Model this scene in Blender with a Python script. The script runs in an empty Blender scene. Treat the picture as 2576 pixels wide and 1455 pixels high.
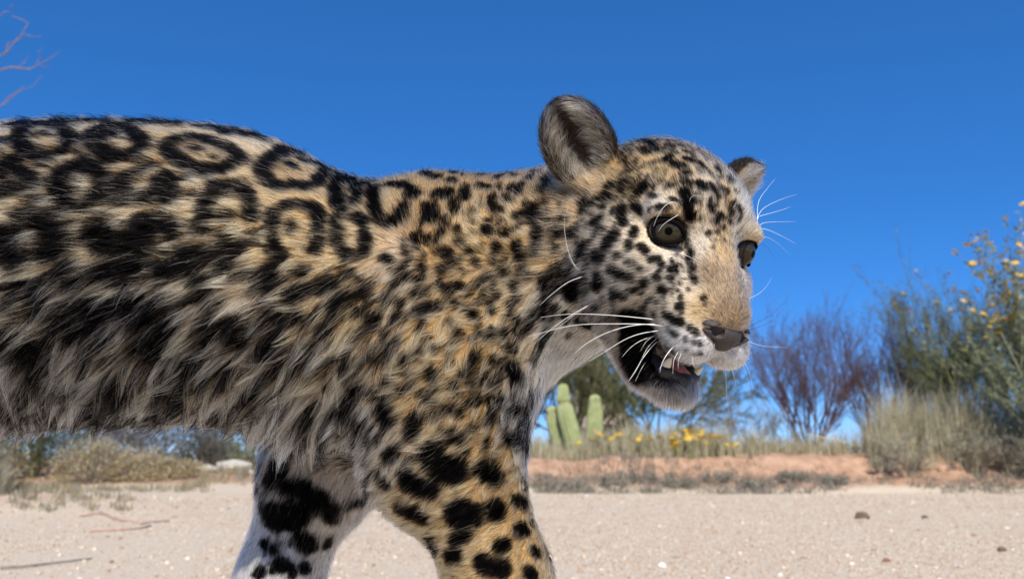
import bpy, math, random, time
import numpy as np
from mathutils import Vector, Matrix
from mathutils.bvhtree import BVHTree
from mathutils.kdtree import KDTree

T0 = time.time()
scene = bpy.context.scene
COL = scene.collection

# ------------------------------------------------------------------ camera
CAM_H = 0.36
FPX = 2003.0                       # focal length in pixels of a 2575 wide picture
PITCH = math.atan((1150 - 727.5) / FPX)
cam_data = bpy.data.cameras.new('camera')
cam_data.sensor_width = 36.0
cam_data.lens = 36.0 * FPX / 2575.0
cam_data.clip_start = 0.02
cam_data.clip_end = 6000.0
cam_data.dof.use_dof = True
cam_data.dof.focus_distance = 0.52
cam_data.dof.aperture_fstop = 11.0
cam = bpy.data.objects.new('camera', cam_data)
cam.location = (0, 0, CAM_H)
cam.rotation_euler = (math.pi / 2 + PITCH, 0, 0)
COL.objects.link(cam)
scene.camera = cam

# ------------------------------------------------------------------ sky and sun
SUN_EL = math.radians(43.0)
SUN_AZ = math.radians(1.0)        # to the right of straight behind the camera
world = bpy.data.worlds.new('World')
scene.world = world
world.use_nodes = True
wn = world.node_tree.nodes
sky = wn.new('ShaderNodeTexSky')
sky.sky_type = 'NISHITA'
sky.sun_disc = False
sky.sun_elevation = SUN_EL
sky.altitude = 3000.0
sky.air_density = 0.7
sky.dust_density = 0.0
sky.ozone_density = 10.0
# deep, dry-air blue: an even tone curve and saturation over the whole sky
sky_gamma = wn.new('ShaderNodeGamma'); sky_gamma.inputs['Gamma'].default_value = 0.60
sky_hue = wn.new('ShaderNodeHueSaturation')
sky_hue.inputs['Hue'].default_value = 0.51; sky_hue.inputs['Saturation'].default_value = 1.4; sky_hue.inputs['Value'].default_value = 2.3
world.node_tree.links.new(sky.outputs['Color'], sky_gamma.inputs['Color'])
world.node_tree.links.new(sky_gamma.outputs['Color'], sky_hue.inputs['Color'])
world.node_tree.links.new(sky_hue.outputs['Color'], wn['Background'].inputs['Color'])
wn['Background'].inputs['Strength'].default_value = 0.127
sun_dir = Vector((math.sin(SUN_AZ) * math.cos(SUN_EL), -math.cos(SUN_AZ) * math.cos(SUN_EL), math.sin(SUN_EL)))
sky.sun_rotation = math.atan2(sun_dir.x, sun_dir.y)
sun_data = bpy.data.lights.new('sun', 'SUN')
sun_data.energy = 5.0
sun_data.angle = math.radians(0.53)
sun_data.color = (1.0, 0.91, 0.77)
sun = bpy.data.objects.new('sun', sun_data)
sun.rotation_euler = sun_dir.to_track_quat('Z', 'Y').to_euler()
sun.location = (2, -3, 6)
COL.objects.link(sun)

scene.render.engine = 'CYCLES'
scene.cycles.use_denoising = True
scene.cycles.max_bounces = 8
scene.cycles.transparent_max_bounces = 8
scene.view_settings.view_transform = 'Standard'
scene.view_settings.look = 'None'
scene.view_settings.gamma = 1.0
scene.view_settings.exposure = 0.2

# ------------------------------------------------------------------ helpers
CP, SP = math.cos(PITCH), math.sin(PITCH)


def at(u, v, Y):
    """Point where the view ray of pixel (u, v) (2575 x 1455 picture) meets the plane y = Y."""
    a, b = (u - 1287.5) / FPX, (727.5 - v) / FPX
    t = Y / (CP - SP * b)
    return np.array((a * t, Y, CAM_H + t * (SP + CP * b)))


def ground_at(u, v, z=0.0):
    a, b = (u - 1287.5) / FPX, (727.5 - v) / FPX
    t = (z - CAM_H) / (SP + CP * b)
    return np.array((a * t, t * (CP - SP * b), z))


def tag(o, label=None, category=None, group=None, kind=None):
    if label: o['label'] = label
    if category: o['category'] = category
    if group: o['group'] = group
    if kind: o['kind'] = kind
    return o


def empty(name, loc=(0, 0, 0)):
    o = bpy.data.objects.new(name, None)
    o.empty_display_size = 0.1
    o.location = loc
    COL.objects.link(o)
    return o


def mesh_obj(name, verts, faces, mat=None, parent=None, smooth=True):
    me = bpy.data.meshes.new(name)
    me.from_pydata([tuple(map(float, v)) for v in verts], [], [tuple(map(int, f)) for f in faces])
    if smooth:
        me.shade_smooth()
    me.update()
    o = bpy.data.objects.new(name, me)
    if mat: me.materials.append(mat)
    COL.objects.link(o)
    if parent is not None:
        o.parent = parent
        o.matrix_parent_inverse = Matrix.Translation(parent.location).inverted()
    return o


def np_mesh(name, V, Q, mat=None, parent=None, smooth=True):
    """Fast mesh from arrays; Q is (n,3) or (n,4)."""
    V = np.ascontiguousarray(V, np.float32); Q = np.ascontiguousarray(Q, np.int32)
    me = bpy.data.meshes.new(name)
    n, k = Q.shape
    me.vertices.add(len(V)); me.vertices.foreach_set('co', V.ravel())
    me.loops.add(n * k); me.loops.foreach_set('vertex_index', Q.ravel())
    me.polygons.add(n); me.polygons.foreach_set('loop_start', np.arange(0, n * k, k, dtype=np.int32))
    me.update(calc_edges=True)
    if smooth: me.shade_smooth()
    if mat: me.materials.append(mat)
    o = bpy.data.objects.new(name, me)
    COL.objects.link(o)
    if parent is not None:
        o.parent = parent
        o.matrix_parent_inverse = Matrix.Translation(parent.location).inverted()
    return o


def set_col(o, C, name='col'):
    a = o.data.attributes.new(name, 'FLOAT_COLOR', 'POINT')
    C = np.asarray(C, np.float32)
    if C.shape[1] == 3: C = np.concatenate([C, np.ones((len(C), 1), np.float32)], 1)
    a.data.foreach_set('color', np.ascontiguousarray(C).ravel())


def mat_new(name, base=(0.5, 0.5, 0.5), rough=0.8, spec=0.3):
    m = bpy.data.materials.new(name)
    m.use_nodes = True
    b = m.node_tree.nodes['Principled BSDF']
    b.inputs['Base Color'].default_value = (*base, 1)
    b.inputs['Roughness'].default_value = rough
    b.inputs['Specular IOR Level'].default_value = spec
    return m


def tube(pts, radii, n=6, cap=True):
    """Tube along a polyline: verts, faces."""
    pts = np.asarray(pts, float); radii = np.broadcast_to(radii, (len(pts),))
    tan = np.gradient(pts, axis=0); tan /= np.linalg.norm(tan, axis=1)[:, None] + 1e-12
    ref = np.array((0.31, 0.2, 0.93)) if abs(tan[0] @ np.array((0.31, 0.2, 0.93))) < 0.9 else np.array((1.0, 0, 0))
    V, F = [], []
    u = np.cross(tan[0], ref); u /= np.linalg.norm(u)
    for i, (p, t, r) in enumerate(zip(pts, tan, radii)):
        u = u - t * (u @ t); u /= np.linalg.norm(u) + 1e-12
        w = np.cross(t, u)
        for k in range(n):
            a = 2 * math.pi * k / n
            V.append(p + r * (math.cos(a) * u + math.sin(a) * w))
    for i in range(len(pts) - 1):
        for k in range(n):
            F.append((i * n + k, i * n + (k + 1) % n, (i + 1) * n + (k + 1) % n, (i + 1) * n + k))
    if cap:
        V.append(pts[0]); a = len(V) - 1
        V.append(pts[-1]); b = len(V) - 1
        for k in range(n):
            F.append((a, (k + 1) % n, k, k)[:3]); F.append((b, (len(pts) - 1) * n + k, (len(pts) - 1) * n + (k + 1) % n))
    return V, F


def vnoise(x, y, seed=0):
    """smooth value noise on arrays"""
    def h(i, j):
        n = (i * 374761393 + j * 668265263 + seed * 1442695041) & 0xFFFFFFFF
        n = ((n ^ (n >> 13)) * 1274126177) & 0xFFFFFFFF
        return ((n ^ (n >> 16)) & 0xFFFF) / 65535.0
    xi, yi = np.floor(x).astype(np.int64), np.floor(y).astype(np.int64)
    fx, fy = x - xi, y - yi
    fx, fy = fx * fx * (3 - 2 * fx), fy * fy * (3 - 2 * fy)
    return (h(xi, yi) * (1 - fx) + h(xi + 1, yi) * fx) * (1 - fy) + (h(xi, yi + 1) * (1 - fx) + h(xi + 1, yi + 1) * fx) * fy
# ================================================================== the jaguar cub: body surface
# A signed distance field is put together from tapered limbs and rounded masses and meshed.
def axis_grid(segs):
    out = []
    for a, b, h in segs:
        n = max(1, int(round((b - a) / h)))
        out += list(a + (b - a) * np.arange(n) / n)
    out.append(segs[-1][1])
    return np.array(out, np.float32)


GX = axis_grid([(-1.30, -0.46, 0.010), (-0.46, 0.0, 0.005), (0.0, 0.235, 0.0017)])
GY = axis_grid([(0.41, 0.63, 0.0018), (0.63, 0.80, 0.006)])
GZ = axis_grid([(-0.006, 0.30, 0.008), (0.30, 0.36, 0.004), (0.36, 0.625, 0.0018)])
FIELD = np.full((len(GX), len(GY), len(GZ)), 0.5, np.float32)


def box_slices(lo, hi):
    s = []
    for g, a, b in zip((GX, GY, GZ), lo, hi):
        i0 = max(0, int(np.searchsorted(g, a)) - 1); i1 = min(len(g), int(np.searchsorted(g, b)) + 1)
        s.append(slice(i0, i1))
    return tuple(s)


def pts_of(sl):
    X, Y, Z = np.meshgrid(GX[sl[0]], GY[sl[1]], GZ[sl[2]], indexing='ij')
    return np.stack([X, Y, Z], -1)


def blend(sl, d, k, mode='add'):
    a = FIELD[sl]
    if mode == 'add':
        h = np.maximum(k - np.abs(a - d), 0) / k
        FIELD[sl] = np.minimum(a, d) - h * h * k * 0.25
    else:
        d = -d
        h = np.maximum(k - np.abs(a - d), 0) / k
        FIELD[sl] = np.maximum(a, d) + h * h * k * 0.25


MARG = 0.045


def ell(c, r, k=0.02, rot=None, mode='add'):
    c = np.asarray(c, np.float32); r = np.asarray(r, np.float32)
    m = float(r.max()) + MARG
    if rot is None: lo, hi = c - r - MARG, c + r + MARG
    else: lo, hi = c - m, c + m
    sl = box_slices(lo, hi)
    P = pts_of(sl) - c
    if rot is not None: P = P @ np.asarray(rot, np.float32)
    k0 = np.sqrt(((P / r) ** 2).sum(-1)); k1 = np.sqrt(((P / (r * r)) ** 2).sum(-1)) + 1e-9
    blend(sl, k0 * (k0 - 1) / k1, k, mode)


def cone(a, b, ra, rb, k=0.02, squash=None, mode='add'):
    """Tapered limb from a to b.  squash=(axis, s): thickness scaled by s along that axis."""
    a = np.asarray(a, np.float32); b = np.asarray(b, np.float32); r = max(ra, rb)
    sl = box_slices(np.minimum(a, b) - r - MARG, np.maximum(a, b) + r + MARG)
    P = pts_of(sl); ab = b - a
    t = np.clip(((P - a) @ ab) / (ab @ ab), 0, 1)
    D = P - (a + t[..., None] * ab)
    if squash is not None:
        n = np.asarray(squash[0], np.float32)
        comp = D @ n
        D = D + (comp * (1 / squash[1] - 1))[..., None] * n
    blend(sl, np.sqrt((D ** 2).sum(-1)) - (ra + (rb - ra) * t), k, mode)


# ---- trunk: ellipse sections given by the outline of the back and belly
YC = 0.650
ST = []                                   # x, zc, half height, half width
for x, zt, zb, w in ((-1.00, 0.500, 0.440, 0.030), (-0.94, 0.560, 0.385, 0.075), (-0.86, 0.590, 0.360, 0.098), (-0.74, 0.606, 0.360, 0.106),
                     (-0.60, 0.612, 0.365, 0.110), (-0.50, 0.616, 0.372, 0.114)):
    ST.append((x, (zt + zb) / 2, (zt - zb) / 2, w))
for u, vt, vb, w in ((0, 293, 1000, 0.116), (300, 291, 1012, 0.117), (600, 318, 1050, 0.117), (800, 416, 1110, 0.114),
                     (950, 510, 1135, 0.106), (1080, 550, 1120, 0.096), (1180, 580, 1085, 0.080), (1260, 680, 1030, 0.05)):
    pt, pb = at(u, vt, YC - 0.03), at(u, vb, YC - 0.05)
    x = at(u, 700, YC - 0.05)[0]
    ST.append((x, (pt[2] + pb[2]) / 2, (pt[2] - pb[2]) / 2, w))
ST = np.array(ST)
xd = np.linspace(ST[0, 0], ST[-1, 0], 240)
kern = np.exp(-0.5 * (np.arange(-24, 25) / 7.0) ** 2); kern /= kern.sum()
ST = np.stack([xd] + [np.convolve(np.pad(np.interp(xd, ST[:, 0], ST[:, c]), 24, mode='edge'), kern, 'valid') for c in (1, 2, 3)], 1)
sl = box_slices((-1.06, YC - 0.17, 0.30), (0.06, YC + 0.17, 0.63))
P = pts_of(sl)
from_x = P[..., 0]
zc = np.interp(from_x, ST[:, 0], ST[:, 1]); hh = np.interp(from_x, ST[:, 0], ST[:, 2]); ww = np.interp(from_x, ST[:, 0], ST[:, 3])
qy, qz = (P[..., 1] - YC), (P[..., 2] - zc)
# slightly pear shaped section: narrower along the spine and the breastbone
PW = 2.0 + 0.6 * (qz < 0)                      # fuller, more upright lower flank
rr = (np.abs(qy / (ww * (1 - 0.08 * (qz / hh)))) ** PW + np.abs(qz / hh) ** PW) ** (1 / PW)
dd = (rr - 1) * np.minimum(ww, hh)
dd = np.maximum(dd, np.maximum(ST[0, 0] - from_x, from_x - ST[-1, 0]))
blend(sl, dd.astype(np.float32), 0.005)

# ---- head frame (local cm: x forward, y to the far side, z up; origin between the eyes)
def rot_head(yaw, pit, rol):
    c, s = math.cos(-yaw), math.sin(-yaw); Rz = np.array([[c, -s, 0], [s, c, 0], [0, 0, 1]])
    c, s = math.cos(pit), math.sin(pit); Ry = np.array([[c, 0, s], [0, 1, 0], [-s, 0, c]])
    c, s = math.cos(rol), math.sin(rol); Rx = np.array([[1, 0, 0], [0, c, -s], [0, s, c]])
    return Rz @ Ry @ Rx


HR = rot_head(math.radians(62), math.radians(24), math.radians(-5))
HT = np.array((0.124, 0.515, 0.503))


def hd(x, y, z):
    return HT + HR @ (np.array((x, y, z), float) * 0.01)


def to_head(P):
    return (np.asarray(P) - HT) @ HR * 100


def hell(c, r, k=0.8, ang=None, mode='add', both=False):
    """ellipsoid in head units; ang = (axis letter, degrees) rotation about a head axis"""
    for s in ((1, -1) if both else (1,)):
        R = HR
        for ax, dg in (ang or ()):
            a = math.radians(dg) * (s if ax in 'xz' else 1)
            c_, s_ = math.cos(a), math.sin(a)
            M = {'x': [[1, 0, 0], [0, c_, -s_], [0, s_, c_]], 'y': [[c_, 0, s_], [0, 1, 0], [-s_, 0, c_]], 'z': [[c_, -s_, 0], [s_, c_, 0], [0, 0, 1]]}[ax]
            R = R @ np.array(M)
        ell(hd(c[0], c[1] * s, c[2]), np.array(r) * 0.01, k * 0.01, R, mode)


def hcone(a, b, ra, rb, k=0.8, mode='add', both=False, squash=None):
    for s in ((1, -1) if both else (1,)):
        sq = None
        if squash is not None:
            sq = (HR @ np.array((squash[0][0], squash[0][1] * s, squash[0][2]), float), squash[1])
        cone(hd(a[0], a[1] * s, a[2]), hd(b[0], b[1] * s, b[2]), ra * 0.01, rb * 0.01, k * 0.01, sq, mode)


# ---- neck and chest
cone(at(980, 790, 0.64), hd(-7.2, 0, -0.9), 0.086, 0.046, 0.05)
cone(at(930, 715, 0.65), hd(-7.6, 0, -0.8), 0.056, 0.044, 0.05)
cone(at(1135, 860, 0.625), hd(-5.8, 0, -3.2), 0.064, 0.027, 0.04)
ell(at(1130, 1010, 0.62), (0.042, 0.068, 0.055), 0.04)
# ---- near fore limb: shoulder blade, upper arm, forearm, paw
ell(at(1080, 800, 0.595), (0.060, 0.040, 0.105), 0.04)
cone(at(1145, 930, 0.570), at(1080, 1150, 0.566), 0.050, 0.043, 0.03)
cone(at(1140, 1110, 0.566), at(1256, 1455, 0.552), 0.040, 0.0295, 0.03)
NW = np.array((0.055, 0.545, 0.075)); NP = np.array((0.110, 0.535, 0.030))
cone(at(1256, 1455, 0.552), NW, 0.0295, 0.026, 0.02)
cone(NW, NP + (-0.02, 0, 0.006), 0.027, 0.030, 0.02)
ell(NP, (0.045, 0.036, 0.027), 0.02)
for k, dy in enumerate((-0.027, -0.010, 0.010, 0.027)):
    ell(NP + (0.034 - 0.006 * (k in (0, 3)), dy, -0.005), (0.020, 0.012, 0.018), 0.008)
# ---- far fore limb
cone(at(900, 1010, 0.715), at(830, 1180, 0.720), 0.050, 0.043, 0.03)
cone(at(800, 1170, 0.720), at(702, 1455, 0.715), 0.040, 0.0315, 0.03)
FW = np.array((-0.275, 0.715, 0.075)); FP = np.array((-0.235, 0.715, 0.030))
cone(at(702, 1455, 0.715), FW, 0.0315, 0.026, 0.02)
cone(FW, FP + (-0.02, 0, 0.006), 0.027, 0.030, 0.02)
ell(FP, (0.045, 0.036, 0.027), 0.02)
for k, dy in enumerate((-0.027, -0.010, 0.010, 0.027)):
    ell(FP + (0.034 - 0.006 * (k in (0, 3)), dy, -0.005), (0.020, 0.012, 0.018), 0.008)
# ---- hind limbs and tail (outside the frame, completing the animal)
for yy, dx in ((YC - 0.065, 0.10), (YC + 0.065, -0.06)):
    hip = np.array((-0.86, yy, 0.47)); knee = np.array((-0.73 + dx * 0.6, yy - 0.01, 0.33)); hock = np.array((-0.90 + dx, yy, 0.15)); toe = np.array((-0.84 + dx, yy, 0.028))
    ell(hip, (0.085, 0.05, 0.10), 0.04)
    cone(hip, knee, 0.075, 0.048, 0.03); cone(knee, hock, 0.046, 0.026, 0.02); cone(hock, toe + (-0.03, 0, 0.012), 0.024, 0.026, 0.015)
    ell(toe, (0.050, 0.034, 0.026), 0.02)
    for k, dy in enumerate((-0.026, -0.009, 0.009, 0.026)):
        ell(toe + (0.038 - 0.006 * (k in (0, 3)), dy, -0.004), (0.019, 0.011, 0.017), 0.008)
tl = [np.array((-0.98, YC, 0.52)), np.array((-1.06, YC, 0.45)), np.array((-1.12, YC, 0.35)), np.array((-1.17, YC, 0.25)), np.array((-1.235, YC, 0.19))]
for i in range(4): cone(tl[i], tl[i + 1], 0.030 - 0.003 * i, 0.027 - 0.003 * i, 0.02)

# ---- head masses
hell((-4.8, 0, 1.1), (6.0, 5.6, 5.1), 1.0)                       # cranium
hell((-1.4, 0, 1.6), (3.5, 4.2, 3.1), 1.2)                       # forehead
hell((-3.2, 3.6, -3.0), (4.2, 2.9, 4.0), 1.2, both=True)         # cheek
hell((0.35, 3.0, 1.45), (1.5, 1.8, 0.8), 0.8, (('x', -15),), both=True)     # brow
hell((0.2, 2.8, -2.3), (2.4, 1.6, 1.4), 0.9, both=True)          # below the eye
hell((1.3, 1.9, -4.3), (2.6, 1.7, 1.9), 1.0, both=True)          # side of the muzzle
hell((-0.9, 3.5, -3.0), (2.3, 1.7, 2.2), 1.2, both=True)         # cheekbone
hcone((0.6, 0, 0.0), (4.6, 0, -3.9), 1.85, 1.40, 1.0)            # bridge of the nose
hell((2.4, 0, -4.4), (3.0, 2.6, 2.2), 1.0)                       # muzzle
hell((3.45, 1.42, -5.9), (2.1, 1.60, 1.50), 0.8, (('y', 18),), both=True)   # whisker pads
hell((4.5, 0, -4.35), (1.05, 1.45, 0.85), 0.6)                    # nose block
# lower jaw and the corner of the mouth
hcone((-4.5, 2.6, -5.6), (0.2, 1.25, -9.5), 1.7, 1.15, 1.2, both=True)
hell((1.6, 0, -9.6), (1.75, 1.80, 1.20), 1.0, (('y', 20),))
hell((-1.4, 0, -8.2), (2.8, 1.9, 1.3), 1.0, (('y', 35),))
hell((-2.2, 2.0, -6.0), (2.6, 1.7, 2.3), 1.0, both=True)
hell((-0.4, 1.8, -7.3), (1.6, 1.2, 1.6), 1.0, both=True)
# mouth cavity
MOUTH = ((2.7, 0, -7.95), (2.9, 1.75, 0.62), 24)
hell(MOUTH[0], MOUTH[1], 0.2, (('y', MOUTH[2]),), mode='sub')
# eye sockets
EYE_C = (0.62, 3.12, -0.02); EYE_R = 1.18
hell((EYE_C[0] + 0.25, EYE_C[1] + 0.22, -0.02), (1.16, 1.16, 0.92), 0.18, mode='sub', both=True)
# ears: cupped shells
for s in (1, -1):
    ax = np.array((-1.1, 3.3 * s, 3.6)); ax = ax / np.linalg.norm(ax)
    fwd = np.array((0.80, 0.62 * s, 0.0)); fwd = fwd - ax * (fwd @ ax); fwd /= np.linalg.norm(fwd)   # the cup opens this way
    side = np.cross(ax, fwd)
    R = HR @ np.stack([fwd, side, ax], 1)
    c = np.array((-6.3, 7.1 * s, 4.0))
    ell(hd(*c), np.array((1.30, 2.42, 3.40)) * 0.01, 0.008, R)
    if s > 0: cone(hd(*(c + ax * 2.2)), hd(*(c + ax * 3.9 + fwd * 0.2)), 0.0085, 0.0025, 0.010)
    c2 = c + fwd * 1.05 + ax * 0.25
    ell(hd(*c2), np.array((1.22, 2.05, 2.95)) * 0.01, 0.004, R, 'sub')


def surface_nets(F):
    S = F < 0
    c = S[:-1, :-1, :-1]
    cnt = np.zeros(c.shape, np.int8)
    for i in (0, 1):
        for j in (0, 1):
            for k in (0, 1):
                cnt += S[i:S.shape[0] - 1 + i, j:S.shape[1] - 1 + j, k:S.shape[2] - 1 + k]
    I, J, K = np.nonzero((cnt > 0) & (cnt < 8))
    idx = np.full(c.shape, -1, np.int32); idx[I, J, K] = np.arange(len(I))
    acc = np.zeros((len(I), 3)); num = np.zeros(len(I))
    g = (GX, GY, GZ)
    corners = [(i, j, k) for i in (0, 1) for j in (0, 1) for k in (0, 1)]
    for a in corners:
        for ax in range(3):
            if a[ax]: continue
            b = list(a); b[ax] = 1
            fa = F[I + a[0], J + a[1], K + a[2]]; fb = F[I + b[0], J + b[1], K + b[2]]
            m = (fa < 0) != (fb < 0)
            t = np.where(m, fa / np.where(m, fa - fb, 1), 0)
            pa = np.stack([GX[I + a[0]], GY[J + a[1]], GZ[K + a[2]]], 1); pb = np.stack([GX[I + b[0]], GY[J + b[1]], GZ[K + b[2]]], 1)
            acc[m] += (pa + t[:, None] * (pb - pa))[m]; num[m] += 1
    V = acc / num[:, None]
    Q = []
    for ax in range(3):
        sl0 = [slice(None)] * 3; sl1 = [slice(None)] * 3
        sl0[ax] = slice(0, -1); sl1[ax] = slice(1, None)
        A, B = S[tuple(sl0)], S[tuple(sl1)]
        i, j, k = np.nonzero(A != B)
        o = [(1, 2), (2, 0), (0, 1)][ax]
        ijk = np.stack([i, j, k], 1)
        ok = (ijk[:, o[0]] > 0) & (ijk[:, o[1]] > 0) & (ijk[:, o[0]] < c.shape[o[0]]) & (ijk[:, o[1]] < c.shape[o[1]])
        ijk = ijk[ok]; flip = ~A[tuple(ijk.T)]
        def cell(d0, d1):
            q = ijk.copy(); q[:, o[0]] += d0; q[:, o[1]] += d1
            return idx[tuple(q.T)]
        q = np.stack([cell(-1, -1), cell(0, -1), cell(0, 0), cell(-1, 0)], 1)
        q[flip] = q[flip][:, ::-1]
        Q.append(q)
    return V, np.concatenate(Q)


BV, BQ = surface_nets(FIELD)
# one light smoothing pass
def smooth_mesh(V, Q, n=2, f=0.5):
    for _ in range(n):
        s = np.zeros_like(V); w = np.zeros(len(V))
        for a in range(4):
            b = (a + 1) % 4
            np.add.at(s, Q[:, a], V[Q[:, b]]); np.add.at(w, Q[:, a], 1)
            np.add.at(s, Q[:, b], V[Q[:, a]]); np.add.at(w, Q[:, b], 1)
        V = V + f * (s / np.maximum(w, 1)[:, None] - V)
    return V
BV = smooth_mesh(BV, BQ, 2, 0.5)
print('body mesh', len(BV), len(BQ), round(time.time() - T0, 1))

jaguar = empty('jaguar_cub', (-0.30, YC, 0.0))
skin_mat = mat_new('coat_skin', (0.4, 0.3, 0.2), 0.9, 0.1)
body = np_mesh('body', BV, BQ, skin_mat, jaguar)

# ================================================================== face parts
def small_field(lo, hi, h):
    """switch the field to a fine local grid (world metres)"""
    global GX, GY, GZ, FIELD
    GX, GY, GZ = [np.arange(a, b + h, h).astype(np.float32) for a, b in zip(lo, hi)]
    FIELD = np.full((len(GX), len(GY), len(GZ)), 0.5, np.float32)


def wet(name, col, rough=0.3, noise=0.0, scale=200.0, bump=0.0, sss=0.0, spec=0.5):
    m = mat_new(name, col, rough, spec)
    nt = m.node_tree; b = nt.nodes['Principled BSDF']
    tc = nt.nodes.new('ShaderNodeTexCoord')
    n = nt.nodes.new('ShaderNodeTexNoise'); n.inputs['Scale'].default_value = scale; n.inputs['Detail'].default_value = 4
    nt.links.new(tc.outputs['Object'], n.inputs['Vector'])
    mx = nt.nodes.new('ShaderNodeMix'); mx.data_type = 'RGBA'
    mx.inputs['A'].default_value = (*[c * (1 - noise) for c in col], 1); mx.inputs['B'].default_value = (*[min(1, c * (1 + noise)) for c in col], 1)
    nt.links.new(n.outputs['Fac'], mx.inputs['Factor']); nt.links.new(mx.outputs['Result'], b.inputs['Base Color'])
    if bump:
        bp = nt.nodes.new('ShaderNodeBump'); bp.inputs['Strength'].default_value = bump; bp.inputs['Distance'].default_value = 0.0006
        nt.links.new(n.outputs['Fac'], bp.inputs['Height']); nt.links.new(bp.outputs['Normal'], b.inputs['Normal'])
    if sss:
        b.inputs['Subsurface Weight'].default_value = sss; b.inputs['Subsurface Radius'].default_value = (0.004, 0.0015, 0.001); b.inputs['Subsurface Scale'].default_value = 1.0
    return m


nose_mat = wet('nose_skin', (0.045, 0.035, 0.033), 0.5, 0.4, 1600, 0.9)
tongue_mat = wet('tongue_flesh', (0.42, 0.13, 0.12), 0.3, 0.15, 700, 0.4, 0.3)
gum_mat = wet('lip_skin', (0.016, 0.012, 0.013), 0.42, 0.3, 300, 0.2)
tooth_mat = wet('tooth_enamel', (0.74, 0.66, 0.48), 0.2, 0.08, 120, 0.0, 0.1)
lid_mat = wet('lid_skin', (0.006, 0.005, 0.005), 0.8, 0.3, 600, 0.2, 0, 0.03)

c = hd(5.2, 0, -5.1)
small_field(c - 0.024, c + 0.024, 0.0006)
hell((5.08, 0, -4.93), (0.95, 1.72, 0.66), 0.4, (('y', 25),))
hell((5.00, 0, -5.50), (0.85, 0.85, 0.80), 0.4)
hell((5.05, 1.20, -4.98), (0.80, 0.66, 0.58), 0.3, both=True)
hell((5.75, 1.10, -5.10), (0.95, 0.40, 0.36), 0.14, (('z', 30), ('y', 25), ('x', 25)), mode='sub', both=True)
hell((5.45, 1.60, -4.95), (0.60, 0.55, 0.13), 0.10, (('x', -12),), mode='sub', both=True)
hcone((6.1, 0, -5.2), (5.6, 0, -6.6), 0.06, 0.08, 0.15, mode='sub')
V, Q = surface_nets(FIELD)
nose = np_mesh('nose_pad', smooth_mesh(V, Q, 2), Q, nose_mat, jaguar)

c = hd(2.0, 0, -8.4)
small_field(c - 0.036, c + 0.036, 0.0010)
hell((1.6, 0, -8.55), (1.75, 0.95, 0.36), 0.3, (('y', 24),))
hell((2.5, 0, -8.75), (0.7, 0.85, 0.30), 0.3, (('y', 20),))
hcone((2.9, 0, -8.4), (0.5, 0, -7.6), 0.05, 0.06, 0.2, mode='sub')
V, Q = surface_nets(FIELD)
tongue = np_mesh('tongue', smooth_mesh(V, Q, 2), Q, tongue_mat, jaguar)

small_field(c - 0.040, c + 0.040, 0.0011)
for s in (1, -1):
    hcone((-0.6, 1.5 * s, -7.7), (2.2, 1.22 * s, -8.85), 0.42, 0.42, 0.4)
    hcone((2.2, 1.22 * s, -8.85), (2.9, 0, -9.05), 0.42, 0.40, 0.4)
V, Q = surface_nets(FIELD)
lower_lip = np_mesh('lower_lip', smooth_mesh(V, Q, 2), Q, gum_mat, jaguar)


def tooth(name, a, b, r, bend):
    a, b, bend = np.array(a, float), np.array(b, float), np.array(bend, float)
    ts = np.linspace(0, 1, 9)
    pts = [hd(*(a + (b - a) * t + bend * math.sin(math.pi * t))) for t in ts]
    rad = [0.01 * r * (1 - t ** 1.8) ** 0.75 + 0.0002 for t in ts]
    V, F = tube(pts, rad, 10)
    return mesh_obj(name, V, F, tooth_mat, jaguar)


tooth('canine_tooth', (2.15, -1.22, -8.8), (2.50, -1.22, -7.75), 0.36, (-0.08, 0, 0))
tooth('canine_tooth', (2.35, 1.15, -8.8), (2.80, 1.30, -7.92), 0.25, (-0.08, 0, 0))
for y in (-1.45, 1.45):
    tooth('premolar_tooth', (0.9, y, -8.2), (0.95, y, -7.75), 0.22, (0, 0, 0))

# ---- eyes
iris_mat = mat_new('iris', (0.15, 0.13, 0.08), 0.35, 0.5)
nt = iris_mat.node_tree; b = nt.nodes['Principled BSDF']
at_n = nt.nodes.new('ShaderNodeAttribute'); at_n.attribute_name = 'col'
nt.links.new(at_n.outputs['Color'], b.inputs['Base Color'])
b.inputs['Coat Weight'].default_value = 1.0; b.inputs['Coat Roughness'].default_value = 0.02; b.inputs['Coat IOR'].default_value = 1.30; b.inputs['Specular IOR Level'].default_value = 0.0
ball_mat = mat_new('eyeball', (0.022, 0.016, 0.013), 0.25, 0.5)
ball_mat.node_tree.nodes['Principled BSDF'].inputs['Specular IOR Level'].default_value = 0.2
pupil_mat = mat_new('pupil', (0.001, 0.001, 0.001), 1.0, 0.0)
pb_ = pupil_mat.node_tree.nodes['Principled BSDF'].inputs
pb_['Coat Weight'].default_value = 0.25; pb_['Coat IOR'].default_value = 1.30; pb_['Coat Roughness'].default_value = 0.02; pb_['Specular IOR Level'].default_value = 0.0


def cap(center, g, up, R, a0, a1, n=16, m=64):
    side = np.cross(up, g); side /= np.linalg.norm(side); up2 = np.cross(g, side)
    V, F = [], []
    for i in range(n + 1):
        th = a0 + (a1 - a0) * i / n
        for k in range(m):
            ph = 2 * math.pi * k / m
            V.append(center + R * (math.cos(th) * g + math.sin(th) * (math.cos(ph) * side + math.sin(ph) * up2)))
    for i in range(n):
        for k in range(m):
            F.append((i * m + k, (i + 1) * m + k, (i + 1) * m + (k + 1) % m, i * m + (k + 1) % m))
    return np.array(V), np.array(F)


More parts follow.
